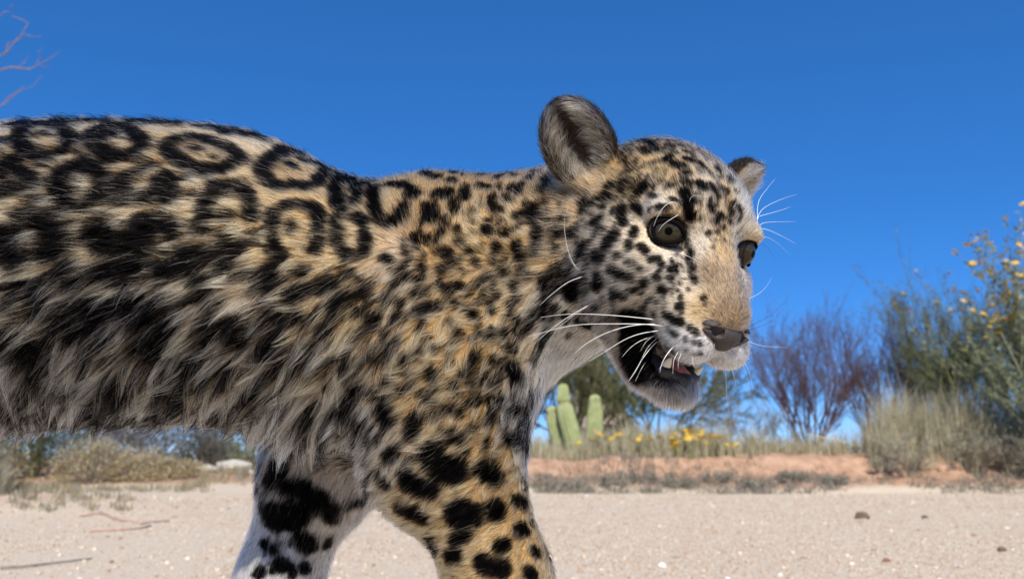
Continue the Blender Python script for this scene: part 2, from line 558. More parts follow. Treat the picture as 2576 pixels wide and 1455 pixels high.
rng = np.random.default_rng(5)
HUP = HR @ np.array((0, 0, 1.0))
EYES = []
for s in (-1, 1):
    ec = hd(EYE_C[0], EYE_C[1] * s, EYE_C[2]); R = EYE_R * 0.01
    axis = HR @ np.array((0.80, 0.55 * s, 0.02)); axis /= np.linalg.norm(axis)
    gaze = HR @ (np.array((0.90, 0.36, 0.05)) if s > 0 else np.array((0.80, -0.50, 0.02))); gaze /= np.linalg.norm(gaze)
    EYES.append((ec, axis))
    V, F = cap(ec, gaze, HUP, R, 0.002, math.pi - 0.002, 24, 40)
    eye = np_mesh('eye', V, F, ball_mat, jaguar)
    V, F = cap(ec, gaze, HUP, R * 1.012, 0.002, math.radians(47), 20, 120)
    iris = np_mesh('iris', V, F, iris_mat); iris.parent = eye
    iris.matrix_parent_inverse = Matrix.Identity(4); iris.parent = eye
    th = np.repeat(np.linspace(0, 1, 21), 120); ph = np.tile(np.arange(120), 21)
    fib = np.interp(np.arange(120), np.arange(0, 121, 1), np.append(rng.random(120), 0.5))[ph]
    base = np.stack([0.040 - 0.012 * th, 0.035 - 0.012 * th, 0.019 - 0.007 * th], 1) * (0.6 + 0.8 * fib)[:, None]
    base *= np.where(th > 0.86, 0.25, 1.0)[:, None] * np.where(th < 0.35, 0.72, 1.0)[:, None]
    set_col(iris, base)
    V, F = cap(ec, gaze, HUP, R * 1.020, 0.002, math.radians(12), 6, 40)
    pup = np_mesh('pupil', V, F, pupil_mat); pup.parent = eye
    # lid rim: an almond loop lying on the ball
    side = np.cross(HUP, axis); side /= np.linalg.norm(side); up2 = np.cross(axis, side)
    # 'inner' points to the nose
    inner = side if (side @ (HR @ np.array((0, -s, 0.0)))) > 0 else -side
    loop = []
    for k in range(49):
        ph = 2 * math.pi * k / 48
        cx, sy = math.cos(ph), math.sin(ph)
        ax_ = math.radians(50 + (14 if cx > 0 else 0) * max(0, cx) ** 3); ay_ = math.radians(32 if sy > 0 else 38)
        ox, oy = ax_ * cx, ay_ * sy * (1 - 0.12 * cx * (1 if sy < 0 else -1)) - math.radians(10) * max(0, cx) ** 4
        th = math.hypot(ox, oy)
        d = math.cos(th) * axis + math.sin(th) * (ox * inner + oy * up2) / max(th, 1e-6)
        loop.append(ec + d * R * 1.03)
    loop = np.array(loop)
    if s > 0: loop = loop[13:36]        # the nasal half of the far lid is hidden in the fold beside the bridge
    V, F = tube(loop, [0.0013 + 0.0007 * max(0, float((p_ - ec) @ up2) / R) for p_ in loop], 8, cap=False)
    np_mesh('eyelid', np.array(V), np.array(F), lid_mat, jaguar)

# ================================================================== the coat: markings, growth direction, fur
# Markings (a few strokes stand for shade) are read off the photograph as strokes (x,y ... :width) in four blow-ups of it and laid on the body surface.
MARKS = {
 # blow-up origin (in the 3600 px photograph), scale
 'flank': (0, 350, 2.079, """
70,130 150,140 250,145 330,140:60|420,120 520,150 640,160 760,130:72|960,120 1080,170 1200,190 1320,150 1180,110:80|1470,190 1560,210 1640,260 1760,270 1880,280:80
1480,130 1540,150:40|1650,170 1780,220 1900,260:60|130,290 180,230 270,200 380,205 470,235 510,300 480,370 400,410 330,440 290,400:75|150,330 200,375 250,395:80
660,300 700,240 800,205 900,210 970,260 1040,310 1030,360 960,400 860,430 760,390 690,350 660,300:80|720,270 780,270:110
1220,360 1250,310 1350,290 1470,290 1580,330 1690,370 1740,420 1690,480 1620,510 1500,530 1400,510 1310,450 1230,390:80|1400,365 1460,385:45|1560,430:30
430,560 500,500 580,490 680,500 730,560 740,640 700,700:85|420,620 450,700 480,760:95|560,820 620,800:50
950,545 1080,500 1130,480:50|900,580 900,680 870,720:80|1180,580 1230,640 1230,700:105|1060,720:65
1560,640 1650,640 1740,620 1800,690 1830,780 1820,860:75|1540,700 1480,800 1470,880 1440,930:90|1640,860:75|1600,1060 1700,1080:60
60,450 120,500 200,560 240,590:70|0,320:60|0,520 40,560:60|160,840 220,850:85|300,900 380,960 400,1060 360,1110:120|40,1060 80,1160:130|130,1000:55
700,980 760,1040 850,1060 950,1050 1020,1010:140|1000,900 1150,920 1250,900:85|1330,1130 1450,1150 1600,1120 1720,1100:85|760,1290 880,1280 960,1240:120
480,1230 500,1330:110|1200,1250 1300,1230 1400,1300:110|1600,1240 1700,1190:65|1850,1330 2000,1230:75|1250,1010:50"""),
 'belly': (0, 950, 2.079, """
260,230 290,290:95|600,260 640,320 700,340:100|60,540 20,560:85|440,400 500,460:110|280,620 320,680 240,640:140|900,270 1000,260:100|1060,330 1000,420:75
1200,420 1250,400:85|1480,480 1560,420:90|1140,560 1060,600:120|960,620:65|880,850 950,800 820,920:135|650,450 600,560:65|1400,720 1480,680:85|1350,880 1280,960:110
1640,820 1700,760:85|1600,1000 1700,1080:110|1900,880 1850,960:90|1900,600 2000,560:90|1750,400 1680,460:75|1950,340:65|1150,1180 1050,1230:85|750,1050 800,1120:95
1330,1200:85|1500,1250:75|300,930 380,980:95|60,1180 100,1100:110|520,850:55|1750,1250:75|1950,1150 1980,1200:85|420,1060 520,1090:70|930,1080 1000,1130:80|640,1150:60|1250,1080 1380,1100:70|150,1000 220,1060:80|480,980 540,1060:90|640,960 700,1040:90|860,1020 900,1100:100|1060,1040 1120,1100:90|1180,980 1240,1040:80|1420,1120 1480,1180:90|1560,1160 1640,1210:90|1780,1120 1850,1200:90|20,900 60,960:80|200,860 260,900:60"""),
 'shoulder': (900, 450, 2.079, """
240,130 150,200 60,260 30,330 80,400 150,430:88|240,150 330,170 420,220 480,290 480,350 430,420 350,430 280,420:68|340,250:68|230,270 260,290:58
600,300 590,400 570,480 600,560 650,590:75|640,300 690,330 710,400 740,480 700,560:58|660,500:38|790,340 840,380 870,400:55|430,160 520,200 580,240:45
150,600 250,560 330,560 430,590 450,680 450,790 420,880:68|130,640 110,760 110,880 180,940:68|250,690 240,760:45|580,680 590,780 600,880:72|690,650 750,640 770,700 800,830 790,910 700,950 640,930:58
870,440 850,520 880,620 890,660:72|960,420 1050,410 1130,440 1180,490 1120,490:62|1060,600 1060,660 1000,680:78|900,700 980,720:38|1270,590 1270,650:82|1340,490 1390,480:78|1430,390:64
1530,430 1520,510:54|1250,340 1310,360:68|1430,310 1500,320:54|1640,330:58|1620,430 1680,440:44|1460,600:58|1385,670 1380,700:44|1170,790 1165,870:48|1720,510 1730,580:44|1350,750:44
950,960:60|1010,1080 1000,1150:58|1100,1100:48|1200,1020:58|1180,1120:66|1350,900 1400,920:54|1560,900:48|1660,740 1700,760:44|1590,680:40|1830,770:56|1820,490 1850,540:40|1900,640 1940,630:48
1760,370 1800,360:48|1850,300 1900,310:40|1980,390:44|2030,310:40|1900,850 1920,950:54|1750,880:48|1600,980:48|1480,830 1520,840:40|1330,1040:48|1800,1050:48|1690,1080:40|1480,1160:58
1240,1200 1150,1230:58|1050,1290:58|1200,1340 1300,1320:76|1450,1290:58|1580,1380:66|1750,1220:48|1880,1150:40|1990,620 2040,580:58|2050,750 2040,900:56|1640,560:36|1560,770:34|1900,1250:46
640,1080 700,1060:58|300,1040 340,1050:58|450,1180 550,1140:76|250,1250 350,1200:76|100,1180:58|560,1330 640,1250:76|300,1400:76|730,1350:66|880,1420:84|800,1150 780,1220:58"""),
 'limbs': (900, 1100, 1.558, """
700,530 720,590:105|870,580 850,660:85|960,340:76|1050,270:48|970,200:48|1180,260 1200,230:56|1060,190:38|1130,330 1160,310:52|1250,370 1240,330:48|1080,400 1090,430:48|910,450 960,490:56
1050,530 1100,550:56|1200,480 1160,500:48|1290,480 1320,490:56|1400,310 1420,360:95|1430,520 1430,590:66|1520,440:46|1360,680 1450,720 1470,790:70|1290,800:56|1060,670 1100,690:66|1180,630:48
760,760 720,800:76|680,690:56|960,780 1000,840 1080,860:140|830,920 900,960 950,970:105|1240,860 1300,890:104|1150,760:38|1460,940:62|860,1080 800,1070 900,1110:86|1120,1080 1080,1110 1180,1110:120
1310,1080:108|1420,1030 1460,1040:62|1150,1210 1090,1250:76|960,1240 980,1290:76|1360,1270 1330,1280:72|1460,1180 1440,1200:74|1530,1310:70|1100,1330 1060,1330:68|1300,1390 1230,1370 1350,1400:90
1500,1430:84|1590,1300 1600,1340:34|1530,1130:34|680,900 720,940:66|520,520 480,560:84|300,730 380,740:76|200,760 130,720:56|100,700 30,640:66|800,430:50|640,450:60|820,330:50|720,380:50|880,230:50|780,160:60|640,250:60|1010,640:40
100,900 130,860:115|180,940 280,980 350,1040 400,1090:105|500,1050 560,1030:66|90,1110 160,1120 220,1100:140|40,1060:60|430,1130:56|100,1280 60,1275:72|250,1250 290,1270:95|390,1250:66|120,1390 150,1390:76|270,1390:52|190,1430:48|20,1420:56"""),  # the stroke behind the elbow is shade, painted like a marking
 'face': (1800, 300, 2.079, """
820,400 920,405:34|960,410 1030,440 1050,480:42|800,460:48|1010,370 1060,365:24|1130,390 1180,395:28|1000,490:46|1110,550 1150,520:46|1090,490:28|1210,440 1240,450:32|1200,500:32|1270,490:32
1185,580 1245,590:62|1270,540 1320,560:38|1360,560 1400,600:32|1440,640:28|1250,660 1280,640:52|1360,610 1380,640:28|1255,700:46|1000,570 1040,560:38|800,650 880,620:24|700,740 770,720 850,690:46|800,760:36
960,740 930,770:68|1090,700:36|1150,730 1190,720:46|1120,750:28|1010,800 1040,810:38|680,810 710,820:42|660,890:42|540,880 500,930:46|510,990:32|640,980 600,1010:64|800,900 800,960 810,1000:64|890,880 930,920:54
1060,885 1140,890:40|1160,830 1200,850:32|1260,780 1270,850 1290,920 1300,960:72|1310,840:54|1370,720 1390,740:52|1450,730 1480,770:42|1500,720 1530,760:36|1500,810:36|1570,770:32|1450,880 1460,910:38
1520,950 1490,990:46|1590,910 1610,930:36|1650,890 1670,960 1650,980:32|1455,985:28|1600,1000:28|1545,1040:30|1440,1080:28|1500,1070:24|1595,1080:24|1640,1080:28|1480,1130:20|1550,1130:24|1610,1170:20|1465,1180:15|1630,780:28|1590,860:24
740,1100 700,1140 690,1165:84|895,1060 880,1090:52|850,1160 850,1190:46|940,1180 980,1210:46|610,1250 640,1260:84|850,1290 880,1300:52|760,1240:38|1010,1270 1060,1260:42|1090,1310:36|930,1345:46|1040,1410:32|1150,1340:32|1160,1410:38
1200,1360:20|730,1350 800,1390 850,1400:68|520,1180 500,1230:72|430,1090:54|330,1070:54|380,970:38|620,1390 640,1440:56|470,1300:46|310,1190:54|1000,1010 1060,965 1150,950 1230,975 1265,1030:26|1260,1100 1285,1180:34|1040,1110 1090,1165 1170,1185 1250,1195:14|1300,1215 1290,1280 1315,1350 1325,1420:46|1340,1440:40|240,860:50|160,930 150,1000:60|190,790:50|130,680:50"""),  # last strokes, on the neck: black streaks with the cheek's shade painted in
 'muzzle': (1800, 900, 2.079, """
960,200:60|900,240 860,250:42|1060,155:36|1225,195:28|1080,240 1110,250:42|740,260 800,290:60|620,220 640,180:74|430,270 470,230:120|610,370:70|520,490 570,510:64|480,470:46|380,430:54
1220,365:46|1400,300:35|1410,350:20|1290,245:22|1210,250:14|1170,275:16|1110,420 1170,460 1240,490:42|1295,520:34|1335,550:34|1140,540 1200,580:34|1265,610:34|1320,630:30|1370,640:24|1270,690:26|1320,710:22|1370,710:18
850,430 870,520 850,620 860,760 910,860:130|960,480 990,560 960,680 960,790:150|1040,430:50|1060,590 1080,640:70|1130,660 1180,690:40|680,590:36|700,640:28|400,580:46|270,560:50|300,380:60|215,180 235,330 215,450:50|250,540 190,680 140,780:46|150,420 120,520:40|900,905 1000,890 1120,900 1230,905 1300,890:44|980,930 1080,940 1180,940:20"""),  # upright strokes behind the cheek: black streaks and painted shadow together
}
# growth: u, v (2575 px picture), pointing angle in the picture, length cm, lift, clumping, curl
GROW = [
 (20,320,165,1.5,.35,.35,0.04),(300,315,165,1.5,.35,.35,0.04),(600,330,160,1.4,.35,.35,0.04),(800,410,150,1.3,.35,.3,0.04),(930,480,140,1.2,.35,.3,0.04),
 (60,400,170,1.8,.25,.5,0.06),(250,400,168,1.8,.25,.5,0.06),(480,400,165,1.7,.25,.5,0.06),(720,460,160,1.5,.25,.4,0.06),(880,520,150,1.3,.25,.35,0.04),
 (60,540,182,2.4,.25,.75,0.1),(300,560,182,2.4,.25,.75,0.1),(520,560,180,2.1,.25,.7,0.1),(740,600,172,1.7,.25,.6,0.08),(900,600,168,1.5,.25,.5,0.08),
 (60,700,200,2.9,.25,.85,0.195),(300,720,204,2.9,.25,.85,0.195),(520,740,205,2.8,.25,.85,0.195),(740,720,205,2.4,.25,.8,0.195),(900,720,215,2.1,.25,.75,0.195),
 (60,880,232,3.4,.28,.85,.3),(300,880,225,3.4,.28,.88,.3),(520,880,222,3.3,.28,.88,.3),(740,880,222,3.0,.28,.88,.3),(880,850,235,2.5,.28,.8,.3),
 (60,1000,258,3.5,.4,.85,.25),(200,1010,250,3.5,.42,.92,.25),(400,1040,242,3.7,.45,.94,.2),(600,1060,238,3.7,.45,.94,.2),(760,1040,230,3.8,.3,.9,.25),(860,1120,232,2.4,.3,.7,.25),
 (700,1140,245,2.4,.3,.7,.2),(930,1000,240,2.2,.3,.75,.3),
 (1005,560,110,1.4,.3,.3,.1),(960,600,165,1.5,.3,.5,.15),(960,660,205,1.6,.3,.6,.2),(1050,560,90,1.5,.25,.3,.1),(1100,500,84,1.3,.25,.3,.1),(1150,460,82,1.1,.3,.3,.1),(1000,470,110,1.2,.3,.3,.1),
 (1110,600,80,1.4,.3,.4,.2),(1200,520,80,1.2,.3,.45,.25),(1300,440,85,1.1,.3,.4,.2),(1250,600,140,1.2,.45,.6,.6),(1150,690,200,1.4,.45,.6,.6),(1050,700,225,1.6,.4,.65,.4),
 (1330,560,120,1.2,.45,.6,.5),(1300,700,190,1.4,.45,.65,.6),(1200,780,210,1.5,.45,.7,.6),(1050,820,235,1.7,.4,.7,.5),(1310,820,212,1.8,.35,.75,.4),(1180,900,215,1.7,.4,.75,.5),
 (1050,950,225,1.7,.4,.75,.5),(1280,920,215,1.8,.4,.75,.4),(1330,960,235,1.9,.4,.7,.35),(1340,1060,285,1.7,.45,.6,.3),(1300,1020,225,2.0,.4,.7,.4),(1150,1020,218,1.7,.35,.75,.4),
 (1000,1080,225,1.6,.3,.7,.3),(920,1160,245,1.8,.3,.6,.3),(1100,1130,212,1.5,.3,.7,.3),(1250,1120,218,1.6,.35,.7,.35),(1320,1150,255,1.5,.4,.6,.3),(1050,1230,205,1.3,.3,.6,.25),(1180,1240,205,1.2,.3,.65,.25),
 (1300,1240,215,1.1,.3,.6,.25),(1150,1350,195,1.1,.3,.6,.25),(1270,1350,205,1.0,.28,.6,.2),(1340,1340,250,0.8,.3,.4,.15),(1200,1440,195,1.0,.3,.55,.2),(1300,1440,215,0.9,.25,.5,.2),(1370,1440,260,0.7,.3,.3,.1),
 (780,1230,250,1.5,.3,.4,.15),(700,1300,250,1.2,.3,.4,.15),(820,1320,245,1.2,.3,.4,.15),(650,1420,255,0.9,.25,.35,.15),(740,1420,250,0.9,.25,.35,.15),(880,1240,240,1.6,.35,.5,.2),
 # face
 (1840,760,100,.45,.2,.05,.05),(1800,700,105,.5,.2,.05,.05),(1845,815,100,.35,.2,.05,.05),(1800,600,105,.7,.22,.1,.05),(1760,660,120,.5,.2,.1,.05),(1770,520,100,.8,.22,.2,.05),(1700,440,112,.9,.22,.2,.05),(1620,390,135,1.0,.25,.2,.05),
 (1560,420,140,1.1,.25,.25,.1),(1640,480,120,.9,.22,.2,.05),(1590,530,150,1.0,.22,.2,.05),(1540,480,150,1.2,.25,.25,.1),(1520,580,172,1.2,.22,.25,.05),(1600,620,178,1.0,.22,.2,.05),(1680,655,185,.6,.2,.15,.05),
 (1740,700,165,.5,.2,.1,.05),(1560,690,188,1.2,.22,.25,.05),(1460,640,192,1.6,.25,.4,.1),(1420,560,185,1.8,.3,.45,.15),(1400,700,205,2.0,.3,.5,.2),(1460,760,200,1.3,.2,.4,.1),(1640,740,188,.9,.2,.2,.05),
 (1730,780,170,.5,.2,.1,.05),(1760,830,165,.45,.2,.05,.05),(1680,820,190,.7,.2,.15,.05),(1720,870,200,.6,.22,.1,.05),(1770,890,210,.5,.25,.1,.05),(1600,800,196,1.0,.2,.2,.05),(1540,800,205,1.3,.22,.3,.1),(1580,880,215,.9,.2,.2,.1),
 (1600,950,235,.8,.25,.2,.1),(1660,990,255,.9,.4,.2,.1),(1720,985,285,.9,.4,.15,.1),(1640,1005,250,1.0,.45,.2,.1),(1480,860,222,1.2,.25,.5,.2),(1420,880,230,1.3,.25,.5,.2),(1440,820,210,1.1,.2,.4,.1),(1385,930,240,1.5,.3,.55,.2),
 (1370,420,95,1.3,.35,.3,.1),(1390,480,110,1.5,.35,.3,.15),(1540,390,120,1.1,.3,.3,.1),(1500,470,135,1.7,.35,.45,.3),(1450,490,130,1.7,.35,.45,.3),
]
# ground colour of the coat between the markings ('d': dark fur plus painted belly shade): u, v, colour
TONE = [
 (100,330,'c'),(300,340,'c'),(600,360,'c'),(800,430,'g'),(950,480,'g'),(200,470,'c'),(500,460,'c'),(740,520,'g'),(900,560,'g'),(100,600,'c'),(350,620,'c'),(550,600,'g'),(100,420,'t'),(290,400,'t'),(500,400,'t'),(740,440,'t'),(730,620,'g'),(880,640,'g'),
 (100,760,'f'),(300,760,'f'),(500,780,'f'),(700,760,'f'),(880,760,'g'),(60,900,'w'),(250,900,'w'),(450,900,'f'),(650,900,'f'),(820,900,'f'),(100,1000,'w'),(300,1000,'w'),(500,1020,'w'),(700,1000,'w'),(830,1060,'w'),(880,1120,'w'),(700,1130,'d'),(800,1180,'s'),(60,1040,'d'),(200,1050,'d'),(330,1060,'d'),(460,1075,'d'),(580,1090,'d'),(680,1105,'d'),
 (1020,640,'f'),(1050,560,'t'),(1150,480,'t'),(1250,450,'t'),(1340,420,'t'),(1100,640,'t'),(1200,620,'g'),(1300,620,'g'),(1150,760,'g'),(1300,760,'c'),(1050,850,'g'),(1200,900,'g'),(1300,880,'c'),(1330,960,'w'),(1335,1060,'W'),(1300,1020,'w'),(1345,1130,'w'),(1200,1020,'g'),(1050,1000,'g'),
 (930,1130,'w'),(1000,1150,'f'),(1130,1150,'g'),(1250,1150,'g'),(1320,1200,'c'),(1050,1250,'g'),(1200,1250,'g'),(1320,1300,'g'),(1150,1380,'g'),(1300,1400,'g'),(1360,1440,'g'),
 (760,1230,'s'),(850,1260,'s'),(680,1340,'W'),(720,1400,'W'),(640,1440,'W'),(780,1370,'w'),
 (1830,760,'n'),(1860,800,'n'),(1790,690,'n'),(1820,620,'g'),(1770,500,'p'),(1850,520,'g'),(1690,440,'g'),(1600,380,'g'),(1650,510,'w'),(1580,480,'g'),(1540,550,'p'),(1480,600,'p'),(1440,680,'w'),(1560,640,'p'),(1620,660,'p'),(1700,670,'w'),(1760,610,'w'),(1690,540,'c'),
 (1620,740,'p'),(1560,740,'w'),(1480,760,'w'),(1720,740,'p'),(1660,700,'w'),(1760,780,'g'),(1680,790,'p'),(1680,840,'W'),(1740,880,'W'),(1800,900,'W'),(1620,800,'g'),(1840,910,'W'),(1500,850,'w'),(1430,860,'w'),(1390,900,'W'),(1370,940,'W'),(1470,880,'W'),(1400,760,'w'),(1400,600,'f'),(1380,500,'t'),(1360,650,'g'),
 (1600,960,'G'),(1660,970,'G'),(1720,980,'G'),(1650,1012,'w'),(1590,930,'k'),(1380,330,'e'),(1430,260,'e'),(1500,310,'e'),(1460,340,'E'),(1440,400,'E'),(1550,400,'t'),(1480,450,'f'),(1880,440,'f'),(1900,420,'w'),
]
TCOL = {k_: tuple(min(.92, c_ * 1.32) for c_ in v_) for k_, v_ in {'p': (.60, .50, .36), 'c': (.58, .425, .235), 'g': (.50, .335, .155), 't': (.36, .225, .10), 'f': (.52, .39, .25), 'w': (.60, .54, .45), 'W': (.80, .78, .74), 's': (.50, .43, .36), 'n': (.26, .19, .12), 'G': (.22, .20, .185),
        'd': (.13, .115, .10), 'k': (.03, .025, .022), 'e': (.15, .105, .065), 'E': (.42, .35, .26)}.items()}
BLACK = np.array((.0035, .003, .003))

bvh = BVHTree.FromPolygons([tuple(v) for v in BV.tolist()], [tuple(q) for q in BQ.tolist()])
CAMP = Vector((0, 0, CAM_H))


def ray_dir(u, v):
    a, b = (u - 1287.5) / FPX, (727.5 - v) / FPX
    return Vector((a, CP - SP * b, SP + CP * b)).normalized()


def hit(u, v):
    loc, nrm, i, d = bvh.ray_cast(CAMP, ray_dir(u, v))
    return (loc, nrm, d)


def hit_near(u, v):
    """like hit, but a ray that just misses the outline is moved to it"""
    h = hit(u, v)
    if h[0] is not None: return h
    for st in (8, 16, 26, 38, 52):
        for du, dv in ((0, 1), (-.7, .7), (-1, 0), (.7, .7), (1, 0), (0, -1)):
            h = hit(u + du * st, v + dv * st)
            if h[0] is not None and h[2] < 1.2: return h
    return h


SPOT_P, SPOT_R = [], []
K = 2575 / 3600
WIDEN = {'flank': 1.50, 'belly': 1.58, 'shoulder': 1.55, 'limbs': 1.14, 'face': 1.34, 'muzzle': 1.30}
for key, (ox, oy, sc, txt) in MARKS.items():
    for item in txt.replace('\n', '|').split('|'):
        if not item.strip(): continue
        pl, w = item.split(':'); w = float(w)
        pl = np.array([[float(q) for q in p.split(',')] for p in pl.split()])
        if len(pl) > 1:
            seg = np.linalg.norm(np.diff(pl, axis=0), axis=1); s = np.concatenate([[0], np.cumsum(seg)])
            n = max(2, int(s[-1] / (w * 0.3)) + 1)
            q = np.linspace(0, s[-1], n)
            pl = np.stack([np.interp(q, s, pl[:, 0]), np.interp(q, s, pl[:, 1])], 1)
        for x, y in pl:
            u, v = (ox + x / sc) * K, (oy + y / sc) * K
            loc, nrm, d = hit_near(u, v)
            if loc is None: continue
            SPOT_P.append(loc); SPOT_R.append((w / 2 * WIDEN[key] + 3 * sc) / sc * K / FPX * d)
# small broken spots filling neck, shoulder, chest and limb between the larger ones
rng = np.random.default_rng(21)
nf_ = len(SPOT_P); FP_ = np.zeros((nf_ + 4000, 3)); FR_ = np.zeros(nf_ + 4000)
FP_[:nf_] = [tuple(p) for p in SPOT_P]; FR_[:nf_] = SPOT_R
for (u0, v0, u1, v1, n, r0, r1) in ((1010, 470, 1370, 700, 230, 7, 12), (960, 700, 1300, 1000, 330, 8, 15), (930, 1000, 1270, 1200, 140, 9, 16), (400, 760, 960, 1080, 150, 12, 20), (0, 640, 400, 1040, 110, 12, 20), (1380, 480, 1560, 820, 160, 6, 11), (1560, 640, 1720, 800, 90, 3, 6), (1560, 345, 1860, 480, 260, 4, 8), (1700, 480, 1860, 560, 60, 3, 6), (1540, 440, 1640, 560, 60, 5, 8), (1360, 400, 1380, 560, 30, 6, 10)):
    for k in range(n):
        u, v, r = rng.uniform(u0, u1), rng.uniform(v0, v1), rng.uniform(r0, r1)
        loc, nrm, d = hit(u, v)
        if loc is None or d > 0.8: continue
        rw = r / FPX * d
        g_ = (np.linalg.norm(FP_[:nf_] - np.array(tuple(loc)), axis=1) - FR_[:nf_]).min()
        if g_ < rw * (1.25 if u < 1380 else 0.85): continue
        a_ = math.radians(rng.uniform(35, 100)); 
        for q_ in (-1, 0, 1):
            l2, n2, d2_ = hit(u + q_ * r * .8 * math.cos(a_), v - q_ * r * .8 * math.sin(a_))
            if l2 is not None: SPOT_P.append(l2); SPOT_R.append(rw); FP_[nf_] = tuple(l2); FR_[nf_] = rw; nf_ += 1
# rosettes on the hind part of the animal, outside the frame
rng = np.random.default_rng(11)
for gx in np.arange(-0.98, -0.42, 0.068):
    for gz in np.arange(0.06, 0.62, 0.058):
        cx, cz = gx + rng.uniform(-.018, .018), gz + rng.uniform(-.015, .015)
        big = cz > 0.40
        for k in range(10 if big else 1):
            if big and rng.random() < 0.2: continue
            a = 2 * math.pi * k / 10
            rr_ = 0.022 if big else 0
            loc, nrm, i, d = bvh.ray_cast(Vector((cx + rr_ * math.cos(a), 0.3, cz + rr_ * 0.85 * math.sin(a))), Vector((0, 1, 0)))
            if loc is None or loc.x > -0.425: continue
            SPOT_P.append(loc); SPOT_R.append(rng.uniform(.006, .009) if big else rng.uniform(.008, .014))
SPOT_P = np.array([tuple(p) for p in SPOT_P], np.float32); SPOT_R = np.array(SPOT_R, np.float32)


def spot_score(P):
    """signed distance (m) to the nearest marking; negative inside"""
    out = np.empty(len(P), np.float32)
    S2 = (SPOT_P ** 2).sum(1) - SPOT_R ** 2; inv = 1 / (2 * SPOT_R)
    for i in range(0, len(P), 20000):
        p = P[i:i + 20000].astype(np.float32)
        d = ((p ** 2).sum(1)[:, None] + S2[None] - 2 * p @ SPOT_P.T) * inv[None]
        out[i:i + 20000] = d.min(1)
    return out


# ---- vertex fields
me = body.data
BN = np.empty(len(BV) * 3, np.float32); me.vertices.foreach_get('normal', BN); BN = BN.reshape(-1, 3)
BVf = BV.astype(np.float32)
LH = to_head(BV)                                             # head coordinates, cm
is_head = (((LH[:, 0] + 2) / 9.5) ** 2 + (LH[:, 1] / 11) ** 2 + ((LH[:, 2] + 1) / 11) ** 2) < 1


def near_side(P, L, head):
    """position of the matching point on the side turned to the camera, and whether it was mirrored"""
    Q = P.copy(); m = np.zeros(len(P), bool)
    far_h = head & (L[:, 1] > 0)
    Lm = L[far_h].copy(); Lm[:, 1] *= -1
    Q[far_h] = HT + (Lm * 0.01) @ HR.T
    far_b = ~head & (P[:, 1] > YC) & (P[:, 2] > 0.355)
    Q[far_b, 1] = 2 * YC - Q[far_b, 1]
    return Q, far_h, far_b


gp, gd, ga = [], [], []
for (u, v, ang, ln, lift, cl, cu) in GROW:
    loc, nrm, d = hit(u, v)
    if loc is None: continue
    a = math.radians(ang)
    right = Vector((1, 0, 0)); upv = Vector((0, -SP, CP))
    dv = right * math.cos(a) + upv * math.sin(a)
    # slide the picture direction into the surface along the view ray, so that it keeps its look
    r = ray_dir(u, v); den = r.dot(nrm)
    if abs(den) > 0.25: dv = dv - r * (dv.dot(nrm) / den)
    else: dv = dv - nrm * dv.dot(nrm)
    gp.append(tuple(loc)); gd.append(tuple(dv.normalized())); ga.append((ln, lift, cl, cu))
gp, gd, ga = np.array(gp, np.float32), np.array(gd, np.float32), np.array(ga, np.float32)
tp, tcv = [], []
for (u, v, c_) in TONE:
    loc, nrm, d = hit(u, v)
    if loc is None: continue
    tp.append(tuple(loc)); tcv.append(TCOL[c_])
tp, tcv = np.array(tp, np.float32), np.array(tcv, np.float32)


def idw(P, gp, vals, p=4, eps=0.006):
    out = np.empty((len(P), vals.shape[1]), np.float32)
    for i in range(0, len(P), 20000):
        q = P[i:i + 20000]
        d2 = ((q ** 2).sum(1)[:, None] + (gp ** 2).sum(1)[None] - 2 * q @ gp.T).clip(0)
        w = 1 / (d2 + eps * eps) ** (p / 2)
        out[i:i + 20000] = (w @ vals) / w.sum(1)[:, None]
    return out


NS, far_h, far_b = near_side(BVf, LH, is_head)
NS = NS.astype(np.float32)
VF = idw(NS, gp, np.concatenate([gd, ga], 1))
flow = VF[:, :3].copy(); VATT = VF[:, 3:].copy()
fl = flow[far_h] @ HR; fl[:, 1] *= -1; flow[far_h] = fl @ HR.T
flow[far_b, 1] *= -1
legs = (BV[:, 2] < 0.26) | (BV[:, 0] < -0.43)
lowl = (BV[:, 2] < 0.26)
flow[lowl] = (-0.25, 0, -1); VATT[lowl] = (0.9, .25, .4, .15)
hindq = (BV[:, 0] < -0.43) & ~lowl
flow[hindq] = (-0.8, 0, -0.5); VATT[hindq] = (2.0, .25, .6, .2)
VTONE = idw(NS, tp, tcv, 4, 0.008)
VTONE[hindq] = (.50, .37, .21); VTONE[hindq & (BV[:, 2] < 0.42)] = (.6, .52, .42); VTONE[lowl] = (.52, .40, .25)
# regions of the head without long fur
DEN = np.ones(len(BV), np.float32)
eye_d = np.full(len(BV), 9.0)
for s in (1, -1):
    e = np.array((EYE_C[0] + 0.2, EYE_C[1] * s + 0.18 * s, 0))
    eye_d = np.minimum(eye_d, np.sqrt((((LH - e) / (1, 1, 0.92)) ** 2).sum(1)))
DEN[eye_d < 1.22] = 0
VATT[:, 0] *= np.clip((eye_d - 1.1) / 1.6, 0.25, 1)
ml = (LH - np.array(MOUTH[0])); a_ = math.radians(MOUTH[2]); ca, sa = math.cos(a_), math.sin(a_)
mx_ = ca * ml[:, 0] - sa * ml[:, 2]; mz_ = sa * ml[:, 0] + ca * ml[:, 2]
in_mouth = np.sqrt((mx_ / MOUTH[1][0]) ** 2 + (ml[:, 1] / MOUTH[1][1]) ** 2 + (mz_ / MOUTH[1][2]) ** 2)
DEN[in_mouth < 1.12] = 0
nose_d = np.sqrt(((LH[:, 0] - 5.1) / 1.05) ** 2 + (LH[:, 1] / 1.62) ** 2 + ((LH[:, 2] + 5.25) / 0.72) ** 2)
DEN[(nose_d < 1.0)] = 0
